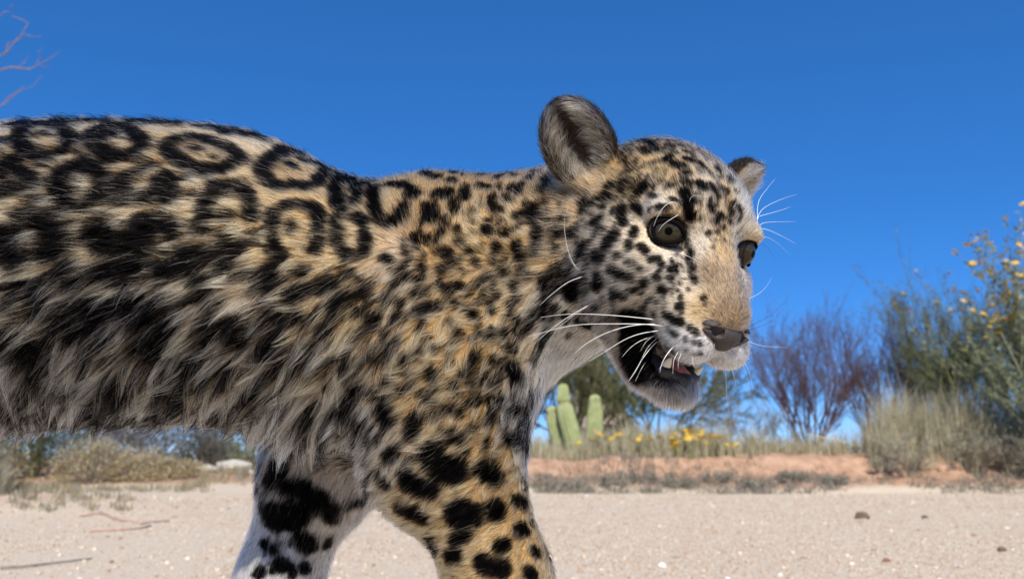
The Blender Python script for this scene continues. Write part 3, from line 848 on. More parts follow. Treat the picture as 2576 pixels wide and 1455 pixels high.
# ears: rim, back and the hollow inside
EAR_IN = np.zeros(len(BV), bool); EAR_OUT = np.zeros(len(BV), bool)
for s in (1, -1):
    ax = np.array((-1.1, 3.3 * s, 3.6)); ax = ax / np.linalg.norm(ax)
    fw = np.array((0.80, 0.62 * s, 0.0)); fw = fw - ax * (fw @ ax); fw /= np.linalg.norm(fw)
    sd = np.cross(ax, fw)
    q = LH - np.array((-6.3, 7.1 * s, 4.0))
    lx, ly, lz = q @ fw, q @ sd, q @ ax
    reg = (np.sqrt((lx / 2.4) ** 2 + (ly / 3.1) ** 2 + (lz / 3.9) ** 2) < 1) & (lz > -1.9)
    nl = (BN @ HR)
    front = (nl @ fw) > 0.05
    inn = reg & front & (np.sqrt((ly / 2.3) ** 2 + ((lz - 0.2) / 3.2) ** 2) < 0.97)
    out = reg & ~inn
    EAR_IN |= inn; EAR_OUT |= out
    axw = HR @ ax; sdw = HR @ sd
    flow[out] = axw * 0.9 + BN[out] * 0.25
    VATT[out] = (0.75, .35, .2, .1)
    VTONE[out] = (.055, .038, .024)
    # inside: pale hairs rooted along the margins and sweeping across the hollow
    sgn = np.sign(ly[inn])[:, None]
    flow[inn] = -sgn * sdw * 0.55 + axw * 0.65 + (HR @ fw) * 0.25
    edge = np.clip(np.abs(ly[inn]) / 2.2, 0, 1)
    VATT[inn] = np.stack([0.5 + 1.3 * edge, 0.35 + 0 * edge, 0.35 + 0 * edge, 0.5 + 0 * edge], 1)
    rim_front = (ly[inn] * (1 if s < 0 else -1))
    VTONE[inn] = np.where((edge > 0.35)[:, None], np.array((.60, .50, .36)), np.array((.06, .045, .03)) if s < 0 else np.array((.46, .36, .22)))  # near ear: the shade of its hollow is put into the hair colour
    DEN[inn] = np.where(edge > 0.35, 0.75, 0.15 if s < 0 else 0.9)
# keep the growth direction in the surface
flow -= BN * (flow * BN).sum(1)[:, None]
flow /= np.linalg.norm(flow, axis=1)[:, None] + 1e-9
# visibility from the front: full density there, thin elsewhere
view = BVf - np.array((0, 0, CAM_H), np.float32); view /= np.linalg.norm(view, axis=1)[:, None]
facing = -(view * BN).sum(1)
vis = np.clip((facing + 0.45) / 0.35, 0.10, 1.0)
vis[BV[:, 0] < -0.47] *= 0.35; vis[BV[:, 2] < 0.235] *= 0.35
DEN *= vis

# colour of the skin under the fur: the same markings
sc_ = spot_score(np.where((facing < -0.1)[:, None] & (far_h | far_b)[:, None], NS, BVf))
blk = np.clip(0.5 - sc_ / 0.0035, 0, 1)
blk[EAR_IN | EAR_OUT] = 0
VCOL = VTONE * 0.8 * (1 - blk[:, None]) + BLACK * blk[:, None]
VCOL[eye_d < 1.27] = (.014, .011, .010)
VCOL[in_mouth < 1.10] = (.05, .028, .028)
VCOL[nose_d < 1.02] = (.055, .045, .042)
VCOL[EAR_IN & (LH[:, 1] < 0)] = (.035, .026, .02)  # shade inside the near ear, painted onto the skin
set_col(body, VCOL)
nt = skin_mat.node_tree
an = nt.nodes.new('ShaderNodeAttribute'); an.attribute_name = 'col'
nt.links.new(an.outputs['Color'], nt.nodes['Principled BSDF'].inputs['Base Color'])
print('markings', len(SPOT_P), round(time.time() - T0, 1))

# ---- strands
NSTRAND = 500000
NP_ = 6
rng = np.random.default_rng(3)
q = BQ
d1 = BV[q[:, 2]] - BV[q[:, 0]]; d2 = BV[q[:, 3]] - BV[q[:, 1]]
area = 0.5 * np.linalg.norm(np.cross(d1, d2), axis=1)
lenq = VATT[q, 0].mean(1)
dens = DEN[q].mean(1) * np.where((DEN[q] > 0).all(1), 1, 0) * np.clip(1.5 / np.maximum(lenq, 0.3), 0.75, 3.2)
w = area * dens; w /= w.sum()
fi = rng.choice(len(q), NSTRAND, p=w)
a, b = rng.random((2, NSTRAND)).astype(np.float32)
wt = np.stack([(1 - a) * (1 - b), a * (1 - b), a * b, (1 - a) * b], 1)
qi = q[fi]


def lerp(A):
    return (A[qi] * wt[:, :, None]).sum(1) if A.ndim == 2 else (A[qi] * wt).sum(1)


ROOT = lerp(BVf); NRM = lerp(BN); FLW = lerp(flow.astype(np.float32)); ATT = lerp(VATT); TON = lerp(VTONE.astype(np.float32))
ear_in = EAR_IN[qi[:, 0]]; ear_out = EAR_OUT[qi[:, 0]]
hid = (facing < -0.1)[qi[:, 0]] & (far_h | far_b)[qi[:, 0]]
NSR = lerp(NS)
NRM /= np.linalg.norm(NRM, axis=1)[:, None]; FLW -= NRM * (FLW * NRM).sum(1)[:, None]; FLW /= np.linalg.norm(FLW, axis=1)[:, None] + 1e-9
BIN = np.cross(NRM, FLW)
ln = ATT[:, 0] * 0.01; lift = ATT[:, 1]; clp = ATT[:, 2]; crl = ATT[:, 3]
ts = np.linspace(0, 1, NP_, dtype=np.float32)


def shape(ROOT, NRM, FLW, BIN, ln, lift, crl, rng, jit):
    """offsets (n, NP_, 3) of free strands"""
    n = len(ln)
    tw = rng.normal(0, 1, n).astype(np.float32) * (jit + 0.5 * crl)
    f = FLW * np.cos(tw)[:, None] + BIN * np.sin(tw)[:, None]
    lf = np.clip(lift * rng.uniform(0.6, 1.4, n), 0.05, 0.9).astype(np.float32)
    L = ln * rng.uniform(0.72, 1.15, n).astype(np.float32)
    fly = rng.random(n) < 0.09
    lf[fly] = np.clip(lf[fly] * 2.4, 0, .88); L[fly] *= 1.2
    bend = rng.normal(0, 1, n).astype(np.float32) * (0.05 + 0.5 * crl)
    t = ts[None, :, None]
    o = f[:, None] * (t * np.sqrt(1 - lf ** 2)[:, None, None]) + NRM[:, None] * (lf[:, None, None] * (1.35 * t - 0.75 * t * t)) + BIN[:, None] * (bend[:, None, None] * t * t)
    o = o + np.array((0, 0, -1), np.float32) * ((0.10 + 0.30 * np.clip((ln - 0.025) / 0.02, 0, 1))[:, None, None] * t * t)
    return o * L[:, None, None], L


OFF, L = shape(ROOT, NRM, FLW, BIN, ln, lift, crl, rng, 0.06)
# tufts: two levels of gathering
def gather(cell, amount, pw):
    """pull strands to the guide of the nearest tuft centre; cell: tuft spacing as a share of fur length"""
    global OFF
    prob = np.clip(1.0 / cell, 0, 1)
    gi = np.nonzero(rng.random(NSTRAND) < prob)[0]
    kd = KDTree(len(gi))
    for k, p in enumerate(ROOT[gi].tolist()): kd.insert(p, k)
    kd.balance()
    idx = np.fromiter((kd.find(p)[1] for p in ROOT.tolist()), np.int64, NSTRAND)
    g = gi[idx]
    sc = np.clip(L / L[g], 0.5, 1.3)[:, None, None]
    same = ((NRM * NRM[g]).sum(1) > 0.3) & (np.linalg.norm(ROOT - ROOT[g], axis=1) < 1.2 * L + 0.002)
    am = (amount * same)[:, None, None]
    tgt = OFF[g] * sc + (ROOT[g] - ROOT)[:, None] * (ts[None, :, None] ** pw)
    wgt = am * (ts[None, :, None] ** 0.6)
    OFF = OFF * (1 - wgt) + tgt * wgt
    return g


fine = gather(8.0, np.clip(clp * 1.05, 0, .9), 1.0)
tuft = gather(48.0, np.clip(clp * 1.0, 0, .88), 1.15)
print('strands', round(time.time() - T0, 1))
PTS = ROOT[:, None] + OFF
# colour: the marking where the strand lies
# (looked up on a 1.6 mm lattice; every point of a strand takes the marking it lies over, shifted a little strand by strand)
def spot_points(P):
    h = 0.0016
    q = np.floor(P / h).astype(np.int64) + 2000
    key = (q[:, 0] * 4000 + q[:, 1]) * 4000 + q[:, 2]
    uk, inv = np.unique(key, return_inverse=True)
    c = np.stack([uk // 16000000, (uk // 4000) % 4000, uk % 4000], 1)
    P3 = ((c - 2000 + 0.5) * h).astype(np.float32)
    nz = vnoise(P3[:, 0] / .0065 + P3[:, 1] * 40, P3[:, 2] / .0065, 5) - .5 + 0.6 * (vnoise(P3[:, 0] / .0032, P3[:, 2] / .0032 + P3[:, 1] * 60, 9) - .5)
    amp = np.where(to_head(P3)[:, 0] > -7, 0.0022, np.clip(0.0058 - (P3[:, 2] - 0.50) * 0.03, 0.0032, 0.0058))
    return (spot_score(P3) + nz * amp)[inv].astype(np.float32)


flat = PTS - NRM[:, None] * ((OFF * NRM[:, None]).sum(2) * 0.85)[:, :, None]
flat = np.where(hid[:, None, None], NSR[:, None], flat)
samp = [1, 3, 5]
sco = np.stack([spot_points(flat[:, k]) for k in samp], 1)
jit = (rng.normal(0, 1, NSTRAND) * np.clip(ln * 0.09, 0.0005, 0.0020)).astype(np.float32)
sco = sco + jit[:, None]
scp = np.stack([np.interp(k, samp, [0, 1, 2]) * np.ones(1) for k in range(NP_)])[:, 0]
full = np.stack([sco[:, int(x)] * (1 - (x - int(x))) + sco[:, min(2, int(x) + 1)] * (x - int(x)) for x in scp], 1)
shift = np.clip((ln - 0.018) / 0.02, 0, 0.75)[:, None]           # long hairs: one colour along most of their length
full = full * (1 - shift) + sco[:, 1:2] * shift
BLK = np.clip(0.5 - full / 0.0014, 0, 1)
BLK[ear_in | ear_out] = 0
blk = BLK.mean(1) > 0.5
print('marked', round(time.time() - T0, 1))
blk &= ~(ear_in | ear_out)
col = TON * rng.normal(1, 0.16, (NSTRAND, 1)).clip(0.5, 1.5).astype(np.float32)
# tuft-wise variation: some warmer, some greyer
tv = rng.random(NSTRAND)[tuft].astype(np.float32); tw_ = rng.random(NSTRAND)[tuft].astype(np.float32)
longf = np.clip((ln - 0.012) / 0.015, 0, 1)
fv = rng.random(NSTRAND)[fine].astype(np.float32)
col *= (1 + (fv - 0.5) * (0.30 + 0.35 * longf))[:, None]
col *= (1 + (tv - 0.5)[:, None] * 0.5 * longf[:, None])
warm = (tw_ > 0.72)[:, None] * longf[:, None]
col = col * (1 - warm) + warm * col * np.array((1.12, 0.92, 0.72), np.float32)
# stray dark guard hairs in the pale coat, pale ones in the black
stray = rng.random(NSTRAND)
dark_stray = ((stray < 0.05 + 0.06 * longf) | ((tv < 0.32) & (longf > 0.35) & (stray < 0.85))) & ~ear_in
pale_stray = stray > 0.99
BLK = np.where((dark_stray & ~blk)[:, None], 1.0, np.where((pale_stray & blk)[:, None], 0.0, BLK))[:, :, None]
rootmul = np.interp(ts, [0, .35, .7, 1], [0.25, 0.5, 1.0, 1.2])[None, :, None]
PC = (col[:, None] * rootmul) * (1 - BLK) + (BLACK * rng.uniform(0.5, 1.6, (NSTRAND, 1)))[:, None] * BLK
PC = PC.clip(0.002, 0.92)
PC = np.concatenate([PC, np.ones((NSTRAND, NP_, 1))], 2).astype(np.float32)
thick = np.clip(0.000075 + ln * 0.0028, 0.000080, 0.000135)
thick = np.where(vis[qi[:, 0]] < 0.5, thick * 1.8, thick)
RAD = (thick[:, None] * np.interp(ts, [0, .5, 1], [1, .85, .25])[None]).astype(np.float32)

hair_mat = bpy.data.materials.new('fur_hair')
hair_mat.use_nodes = True
nt = hair_mat.node_tree; nt.nodes.clear()
out = nt.nodes.new('ShaderNodeOutputMaterial')
hb = nt.nodes.new('ShaderNodeBsdfHairPrincipled')
hb.parametrization = 'COLOR'
hb.inputs['Roughness'].default_value = 0.42; hb.inputs['Radial Roughness'].default_value = 0.55; hb.inputs['Coat'].default_value = 0.0
hb.inputs['Random Roughness'].default_value = 0.2; hb.inputs['IOR'].default_value = 1.28
an = nt.nodes.new('ShaderNodeAttribute'); an.attribute_name = 'col'
nt.links.new(an.outputs['Color'], hb.inputs['Color'])
mr = nt.nodes.new('ShaderNodeMapRange'); mr.inputs['From Min'].default_value = 0.005; mr.inputs['From Max'].default_value = 0.25
mr.inputs['To Min'].default_value = 1.07; mr.inputs['To Max'].default_value = 1.34
nt.links.new(an.outputs['Fac'], mr.inputs['Value']); nt.links.new(mr.outputs['Result'], hb.inputs['IOR'])
nt.links.new(hb.outputs[0], out.inputs['Surface'])


def hair_object(name, PTS, RAD, PC, mat, parent):
    n, k = PTS.shape[:2]
    cu = bpy.data.hair_curves.new(name)
    cu.add_curves([k] * n)
    cu.position_data.foreach_set('vector', np.ascontiguousarray(PTS, np.float32).ravel())
    if 'radius' in cu.attributes: ra = cu.attributes['radius']
    else: ra = cu.attributes.new('radius', 'FLOAT', 'POINT')
    ra.data.foreach_set('value', np.ascontiguousarray(RAD, np.float32).ravel())
    ca_ = cu.attributes.new('col', 'FLOAT_COLOR', 'POINT')
    ca_.data.foreach_set('color', np.ascontiguousarray(PC, np.float32).ravel())
    cu.materials.append(mat)
    o = bpy.data.objects.new(name, cu)
    COL.objects.link(o)
    o.parent = parent
    o.matrix_parent_inverse = Matrix.Translation(parent.location).inverted()
    return o


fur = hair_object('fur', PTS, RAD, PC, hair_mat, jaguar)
tag(fur, kind='stuff')
scene.cycles_curves.shape = 'RIBBONS'
scene.cycles_curves.subdivisions = 2
tag(jaguar, 'young spotted jaguar walking with its head turned and mouth half open', 'jaguar')
print('fur', round(time.time() - T0, 1))

# ================================================================== whiskers
white_mat = mat_new('whisker_white', (.86, .85, .82), 0.35, 0.5)
dark_mat = mat_new('whisker_dark', (.03, .025, .022), 0.4, 0.5)


def whisker(root, pix, r, mat, dy=0.0, dyt=None):
    """root in head units or None; pix: points (u, v) of the photograph after the root; depth runs from the root outwards"""
    if root is None:
        loc, nrm, d = hit(*pix[0])
        if loc is None: return
        p0 = np.array(loc) - np.array(nrm) * 0.001
        pix = pix[1:]
    else: p0 = hd(*root)
    pts = [p0]
    n = len(pix)
    for k, (u, v) in enumerate(pix):
        Y = p0[1] + dy * ((k + 1) / n)
        pts.append(at(u, v, Y))
    pts = np.array(pts)
    s = np.linspace(0, len(pts) - 1, 14)
    # smooth curve through the points
    q = np.stack([np.interp(s, np.arange(len(pts)), pts[:, c]) for c in range(3)], 1)
    for _ in range(3): q[1:-1] = (q[:-2] + 2 * q[1:-1] + q[2:]) / 4
    V, F = tube(q, np.linspace(r, r * .18, len(q)), 5)
    mesh_obj('whisker', V, F, mat, jaguar)


def zz(x, y, ox=1800, oy=900, s=2.079): return ((ox + x / s) * K, (oy + y / s) * K)
W_, D_ = white_mat, dark_mat
R2 = lambda *p: [zz(*q) for q in p]
R1 = lambda *p: [zz(q[0], q[1], 1800, 300) for q in p]
LW = .00034
for pts, r, dy in [
    (R2((1050, 468), (920, 448), (700, 428), (500, 420), (350, 425), (205, 448)), LW, -.02),
    (R2((1105, 513), (1000, 495), (860, 492), (700, 498), (560, 490), (400, 505), (250, 550), (110, 592)), LW, -.03),
    (R2((1060, 500), (960, 495), (840, 510), (700, 550), (580, 610), (500, 670), (450, 715)), LW, -.03),
    (R2((1080, 545), (980, 555), (880, 580), (780, 630), (680, 700), (560, 770)), LW * .9, -.03),
    (R2((1045, 588), (950, 610), (870, 660), (805, 735)), LW * .85, -.02),
    (R2((1090, 612), (1020, 660), (950, 750), (900, 850), (850, 915)), LW * .9, -.02),
    (R2((1110, 650), (1040, 700), (960, 790), (900, 915)), LW * .9, -.02),
    (R2((1180, 655), (1130, 720), (1095, 780), (1080, 850)), LW * .8, -.015),
    (R2((1165, 670), (1120, 730), (1090, 800), (1075, 830)), LW * .6, -.015),
    (R2((1215, 690), (1180, 760), (1175, 860)), LW * .6, -.01),
    (R2((1240, 700), (1215, 760), (1215, 825)), LW * .5, -.01),
    (R2((1315, 720), (1320, 770), (1335, 810)), LW * .45, -.01),
    (R2((1060, 570), (980, 620), (940, 690)), LW * .6, -.015),
    (R2((1070, 600), (990, 660), (930, 790), (860, 900)), LW * .55, -.015),
    (R2((590, 345), (480, 400), (340, 490), (240, 570), (140, 660)), LW * .6, -.02),
    (R2((530, 145), (420, 180), (310, 260), (200, 362)), LW * .75, -.02),
    (R2((510, 112), (470, 90), (430, 40), (410, 0)), LW * .5, -.01),
    (R2((580, 350), (450, 430), (350, 510), (270, 610)), LW * .35, -.02),
    (R1((490, 1355), (430, 1290), (390, 1130), (375, 980), (410, 890)), LW * .6, -.015),
    (R1((1220, 855), (1170, 845), (1110, 880), (1060, 960), (1035, 1030)), LW * .6, -.02),
    (R1((1230, 945), (1150, 985), (1100, 1020), (1070, 1065)), LW * .55, -.02),
    (R1((1440, 838), (1370, 800), (1310, 810), (1295, 850)), LW * .45, -.015),
    (R1((1250, 1225), (1290, 1250), (1365, 1290)), LW * .5, -.01),
    (R2((870, 1000), (840, 1050), (820, 1115)), LW * .4, .0),
    (R2((905, 1070), (870, 1150), (853, 1235)), LW * .45, .0),
    (R2((1005, 1095), (990, 1160), (985, 1235)), LW * .4, .0),
    (R2((1130, 1095), (1135, 1180), (1128, 1280)), LW * .3, .0),
    (R2((1240, 1075), (1270, 1140), (1310, 1210)), LW * .3, .0),
]:
    whisker(None, pts, r, W_, dy)
# far side: brow, cheek, lip and chin hairs seen against the sky
for root, pts, r, mat, dy in [
    ((.9, 4.1, 1.6), R1((1790, 850), (1860, 760), (1925, 680)), LW * .55, W_, .02),
    ((1.0, 4.0, 1.4), R1((1790, 920), (1900, 860), (2000, 820), (2079, 797)), LW * .55, W_, .02),
    ((1.1, 4.1, 1.2), R1((1750, 970), (1850, 945), (1960, 915), (2040, 885)), LW * .7, W_, .02),
    ((1.1, 4.2, 1.0), R1((1800, 1005), (1920, 996), (2079, 996)), LW * .6, W_, .02),
    ((1.0, 4.2, .9), R1((1800, 1030), (1900, 1065), (2000, 1115), (2079, 1160)), LW * .7, W_, .02),
    ((1.0, 4.3, .8), R1((1850, 1095), (1940, 1150), (2040, 1245)), LW * .4, W_, .02),
    ((1.0, 4.3, .7), R1((1830, 1150), (1890, 1210), (1925, 1285)), LW * .4, D_, .02),
    ((4.2, 1.9, -5.0), R2((1760, 500), (1850, 460), (1930, 400), (2000, 330), (2040, 260)), LW * .5, D_, .03),
    ((4.2, 2.0, -5.3), R2((1770, 525), (1850, 505), (1920, 460), (1955, 420)), LW * .4, D_, .03),
    ((4.3, 2.1, -5.8), R2((1740, 575), (1830, 590), (1910, 602)), LW * .4, D_, .03),
    ((4.3, 2.1, -6.0), R2((1715, 610), (1800, 655), (1900, 663), (2015, 667)), LW * .55, W_, .03),
    ((4.2, 2.2, -6.2), R2((1700, 665), (1780, 705), (1890, 745)), LW * .4, D_, .03),
    ((4.0, 2.2, -6.5), R2((1655, 730), (1720, 800), (1750, 900), (1765, 1010)), LW * .5, W_, .03),
    ((3.9, 2.0, -6.9), R2((1640, 745), (1700, 810), (1720, 900)), LW * .5, W_, .03),
    ((4.3, 1.5, -7.1), R2((1600, 800), (1630, 900), (1650, 1020)), LW * .55, W_, .02),
    ((4.4, .9, -7.2), R2((1565, 815), (1565, 950), (1575, 1100), (1590, 1160)), LW * .45, W_, .02),
    ((4.4, .6, -7.2), R2((1545, 830), (1550, 880)), LW * .35, D_, .01),
    ((4.4, .3, -7.2), R2((1480, 820), (1465, 920)), LW * .35, D_, .01),
    ((1.8, 1.8, -9.6), R2((1320, 900), (1360, 920), (1405, 940)), LW * .35, D_, .01),
    ((1.8, 1.8, -9.4), R2((1330, 870), (1400, 895)), LW * .35, D_, .01),
    ((3.0, 2.2, -3.2), R2((1725, 315), (1800, 280), (1860, 230), (1900, 150)), LW * .4, W_, .03),
]:
    whisker(root, pts, r, mat, dy)

# ================================================================== the place
prng = random.Random(42)
nrng = np.random.default_rng(77)


def fbm(x, y, seed=0, o=4):
    s, a, t = 0, 0.5, 0
    for k in range(o):
        s = s + a * vnoise(x * 2 ** k, y * 2 ** k, seed + k); t += a; a *= 0.5
    return s / t


def sstep(a, b, x):
    t = np.clip((x - a) / (b - a), 0, 1)
    return t * t * (3 - 2 * t)


def terrain(x, y):
    x = np.asarray(x, float); y = np.asarray(y, float)
    z = 0.012 * (fbm(x * 0.8, y * 0.8, 3) - 0.5) * sstep(1.5, 4, y)
    # earth bank along the far side of the road, to the right
    y0 = 8.15 + 0.5 * (fbm(x * 0.5, x * 0 + 3.1, 9) - 0.5)
    crest = 0.36 + 0.045 * np.clip(x, 0, 4.5) / 4.5 + 0.06 * (fbm(x * 0.9, y * 0 + 7.7, 5) - 0.5)
    side = sstep(-2.6, -0.6, x)
    prof = 0.42 * sstep(0, 0.9, (y - y0) / 1.15) + 0.58 * sstep(0.75, 1.05, (y - y0) / 1.15)
    rough = 0.14 * (fbm(x * 2.6, y * 2.6, 21) - 0.5) * sstep(0, 0.4, y - y0) * sstep(2.6, 1.2, y - y0)
    z = z + side * (crest * prof + rough)
    # low rise behind the road on the left, and a litter berm nearer
    z = z + (1 - side) * (0.16 * sstep(8.6, 11, y) + 0.05 * (fbm(x * 1.2, y * 1.2, 31) - 0.5) * sstep(8.2, 9.5, y))
    z = z + 0.10 * np.exp(-(((x + 3.55) / 1.1) ** 2 + ((y - 5.9) / 0.9) ** 2)) * (0.8 + 0.5 * fbm(x * 3, y * 3, 41))
    z = z + 0.010 * (y > 14) * (y - 14) * 0.05
    return z


def node_mat(name, build, rough=0.9, spec=0.2):
    m = mat_new(name, (0.5, 0.5, 0.5), rough, spec)
    nt = m.node_tree
    build(nt, nt.nodes['Principled BSDF'])
    return m


def noise_node(nt, scale, detail=4, vec=None, rough=0.55):
    n = nt.nodes.new('ShaderNodeTexNoise'); n.inputs['Scale'].default_value = scale; n.inputs['Detail'].default_value = detail; n.inputs['Roughness'].default_value = rough
    if vec is not None: nt.links.new(vec, n.inputs['Vector'])
    return n


def ramp(nt, fac, stops):
    r = nt.nodes.new('ShaderNodeValToRGB')
    els = r.color_ramp.elements
    while len(els) < len(stops): els.new(0.5)
    for e, (p, c) in zip(els, stops): e.position = p; e.color = (*c, 1)
    nt.links.new(fac, r.inputs['Fac'])
    return r


def mixc(nt, fac, a, b):
    m = nt.nodes.new('ShaderNodeMix'); m.data_type = 'RGBA'
    nt.links.new(fac, m.inputs['Factor']); nt.links.new(a, m.inputs['A']); nt.links.new(b, m.inputs['B'])
    return m.outputs['Result']


def build_ground(nt, b):
    tc = nt.nodes.new('ShaderNodeTexCoord'); vec = tc.outputs['Object']
    big = noise_node(nt, 0.9, 8, vec, 0.65); mid = noise_node(nt, 9, 5, vec); fine = noise_node(nt, 90, 4, vec, 0.7)
    vor = nt.nodes.new('ShaderNodeTexVoronoi'); vor.inputs['Scale'].default_value = 75; nt.links.new(vec, vor.inputs['Vector'])
    sand = ramp(nt, big.outputs['Fac'], [(0.30, (.52, .40, .28)), (0.48, (.64, .545, .41)), (0.72, (.69, .60, .47))])
    grit = ramp(nt, fine.outputs['Fac'], [(0.30, (.26, .17, .11)), (0.43, (.57, .47, .35)), (0.60, (.65, .56, .44)), (0.75, (.78, .72, .60))])
    grain = ramp(nt, vor.outputs['Color'], [(0.0, (.36, .22, .14)), (0.25, (.58, .48, .36)), (0.7, (.66, .57, .45)), (1.0, (.80, .74, .64))])
    c1 = nt.nodes.new('ShaderNodeMix'); c1.data_type = 'RGBA'; c1.inputs['Factor'].default_value = 0.62
    nt.links.new(sand.outputs['Color'], c1.inputs['A']); nt.links.new(grit.outputs['Color'], c1.inputs['B'])
    c2 = nt.nodes.new('ShaderNodeMix'); c2.data_type = 'RGBA'; c2.inputs['Factor'].default_value = 0.35
    nt.links.new(c1.outputs['Result'], c2.inputs['A']); nt.links.new(grain.outputs['Color'], c2.inputs['B'])
    # red soil of the bank
    red = ramp(nt, mid.outputs['Fac'], [(0.25, (.27, .165, .11)), (0.5, (.43, .275, .185)), (0.75, (.54, .37, .26))])
    at_ = nt.nodes.new('ShaderNodeAttribute'); at_.attribute_name = 'soil'
    nt.links.new(mixc(nt, at_.outputs['Fac'], c2.outputs['Result'], red.outputs['Color']), b.inputs['Base Color'])
    add = nt.nodes.new('ShaderNodeMath'); add.operation = 'ADD'
    nt.links.new(fine.outputs['Fac'], add.inputs[0]); nt.links.new(vor.outputs['Distance'], add.inputs[1])
    bp = nt.nodes.new('ShaderNodeBump'); bp.inputs['Strength'].default_value = 0.8; bp.inputs['Distance'].default_value = 0.006
    nt.links.new(add.outputs[0], bp.inputs['Height']); nt.links.new(bp.outputs['Normal'], b.inputs['Normal'])


ground_mat = node_mat('sandy_ground', build_ground, 0.95, 0.1)
xs = np.concatenate([-np.geomspace(900, 7.2, 40), np.arange(-7, 8.01, 0.07), np.geomspace(8.2, 900, 40)])
ys = np.concatenate([-np.geomspace(900, 3.2, 20), np.arange(-3, 0.9, 0.3), np.arange(0.9, 7.4, 0.13), np.arange(7.4, 10.6, 0.045), np.geomspace(10.7, 1500, 60)])
XX, YY = np.meshgrid(xs, ys, indexing='ij')
ZZ = terrain(XX, YY)
V = np.stack([XX, YY, ZZ], -1).reshape(-1, 3)
nx, ny = XX.shape
ii = (np.arange(nx - 1)[:, None] * ny + np.arange(ny - 1)[None]).ravel()
Q = np.stack([ii, ii + ny, ii + ny + 1, ii + 1], 1)
ground = np_mesh('ground', V, Q, ground_mat)
tag(ground, kind='structure')
soil = sstep(0.03, 0.10, ZZ + 0.05 * (fbm(XX * 2, YY * 2, 61) - 0.5)) * sstep(8.0, 8.4, YY)
soil = np.maximum(soil, sstep(10.5, 13, YY))
soil = np.maximum(soil, 0.45 * sstep(0.04, 0.10, ZZ) * (YY < 7.5))
a_ = ground.data.attributes.new('soil', 'FLOAT', 'POINT'); a_.data.foreach_set('value', soil.ravel().astype(np.float32))

# ---- loose gravel on the road (uncountable) ---------------------------------
def icos():
    t = (1 + 5 ** 0.5) / 2
    V = np.array([(-1, t, 0), (1, t, 0), (-1, -t, 0), (1, -t, 0), (0, -1, t), (0, 1, t), (0, -1, -t), (0, 1, -t), (t, 0, -1), (t, 0, 1), (-t, 0, -1), (-t, 0, 1)]) / math.sqrt(1 + t * t)
    F = np.array([(0, 11, 5), (0, 5, 1), (0, 1, 7), (0, 7, 10), (0, 10, 11), (1, 5, 9), (5, 11, 4), (11, 10, 2), (10, 7, 6), (7, 1, 8), (3, 9, 4), (3, 4, 2), (3, 2, 6), (3, 6, 8), (3, 8, 9), (4, 9, 5), (2, 4, 11), (6, 2, 10), (8, 6, 7), (9, 8, 1)])
    return V, F


IV, IF = icos()
NG = 26000
gy = np.exp(nrng.uniform(math.log(0.75), math.log(8.3), NG)); gx = np.where(nrng.random(NG) < .8, nrng.uniform(-0.72, 0.72, NG), nrng.normal(0, 1.0, NG)) * (gy + 0.3)
gr = 0.0017 * np.exp(nrng.exponential(0.5, NG)).clip(1, 7) * (0.7 + 0.10 * gy)
sc3 = nrng.uniform(0.6, 1.25, (NG, 1, 3)) * np.array((1, 1, 0.65))
vv = IV[None] * nrng.uniform(0.75, 1.2, (NG, 12, 1)) * gr[:, None, None] * sc3
vv = vv + np.stack([gx, gy, terrain(gx, gy) + gr * 0.25], 1)[:, None]
ff = IF[None] + (np.arange(NG) * 12)[:, None, None]
gmat = mat_new('gravel_stone', (.5, .4, .3), 0.9, 0.2)
an = gmat.node_tree.nodes.new('ShaderNodeAttribute'); an.attribute_name = 'col'
gmat.node_tree.links.new(an.outputs['Color'], gmat.node_tree.nodes['Principled BSDF'].inputs['Base Color'])
pal = np.array([(.60, .50, .39), (.65, .57, .47), (.47, .32, .22), (.70, .65, .56), (.36, .25, .18), (.58, .48, .37), (.78, .75, .70)])
gc = pal[nrng.choice(len(pal), NG, p=[.30, .19, .19, .06, .10, .15, .01])] * nrng.uniform(.8, 1.15, (NG, 1))
# a finer, denser sprinkling of grit between the pebbles
OV = np.array([(1, 0, 0), (-1, 0, 0), (0, 1, 0), (0, -1, 0), (0, 0, 1), (0, 0, -1)], float)
OF = np.array([(0, 2, 4), (2, 1, 4), (1, 3, 4), (3, 0, 4), (2, 0, 5), (1, 2, 5), (3, 1, 5), (0, 3, 5)])
NO = 90000
oy = np.exp(nrng.uniform(math.log(1.2), math.log(8.2), NO)); ox = nrng.uniform(-0.72, 0.72, NO) * (oy + 0.3)
keep = fbm(ox * 1.3, oy * 0.9, 55) + nrng.normal(0, .10, NO) > 0.44
ox, oy = ox[keep], oy[keep]; NO = len(ox)
orr = nrng.uniform(0.0016, 0.0042, NO) * (0.6 + 0.16 * oy)
ov = OV[None] * nrng.uniform(.6, 1.3, (NO, 6, 1)) * orr[:, None, None] + np.stack([ox, oy, terrain(ox, oy) + orr * .2], 1)[:, None]
of = OF[None] + (np.arange(NO) * 6)[:, None, None] + NG * 12
oc = pal[nrng.choice(len(pal), NO, p=[.22, .16, .24, .08, .16, .12, .02])] * nrng.uniform(.75, 1.15, (NO, 1))
gravel = np_mesh('gravel', np.concatenate([vv.reshape(-1, 3), ov.reshape(-1, 3)]), np.concatenate([ff.reshape(-1, 3), of.reshape(-1, 3)]), gmat, smooth=False)
set_col(gravel, np.concatenate([np.repeat(gc, 12, 0), np.repeat(oc, 6, 0)]).clip(0, 1)); tag(gravel, kind='stuff')
tag(gravel, 'loose fine gravel scattered over the sandy road', 'gravel')


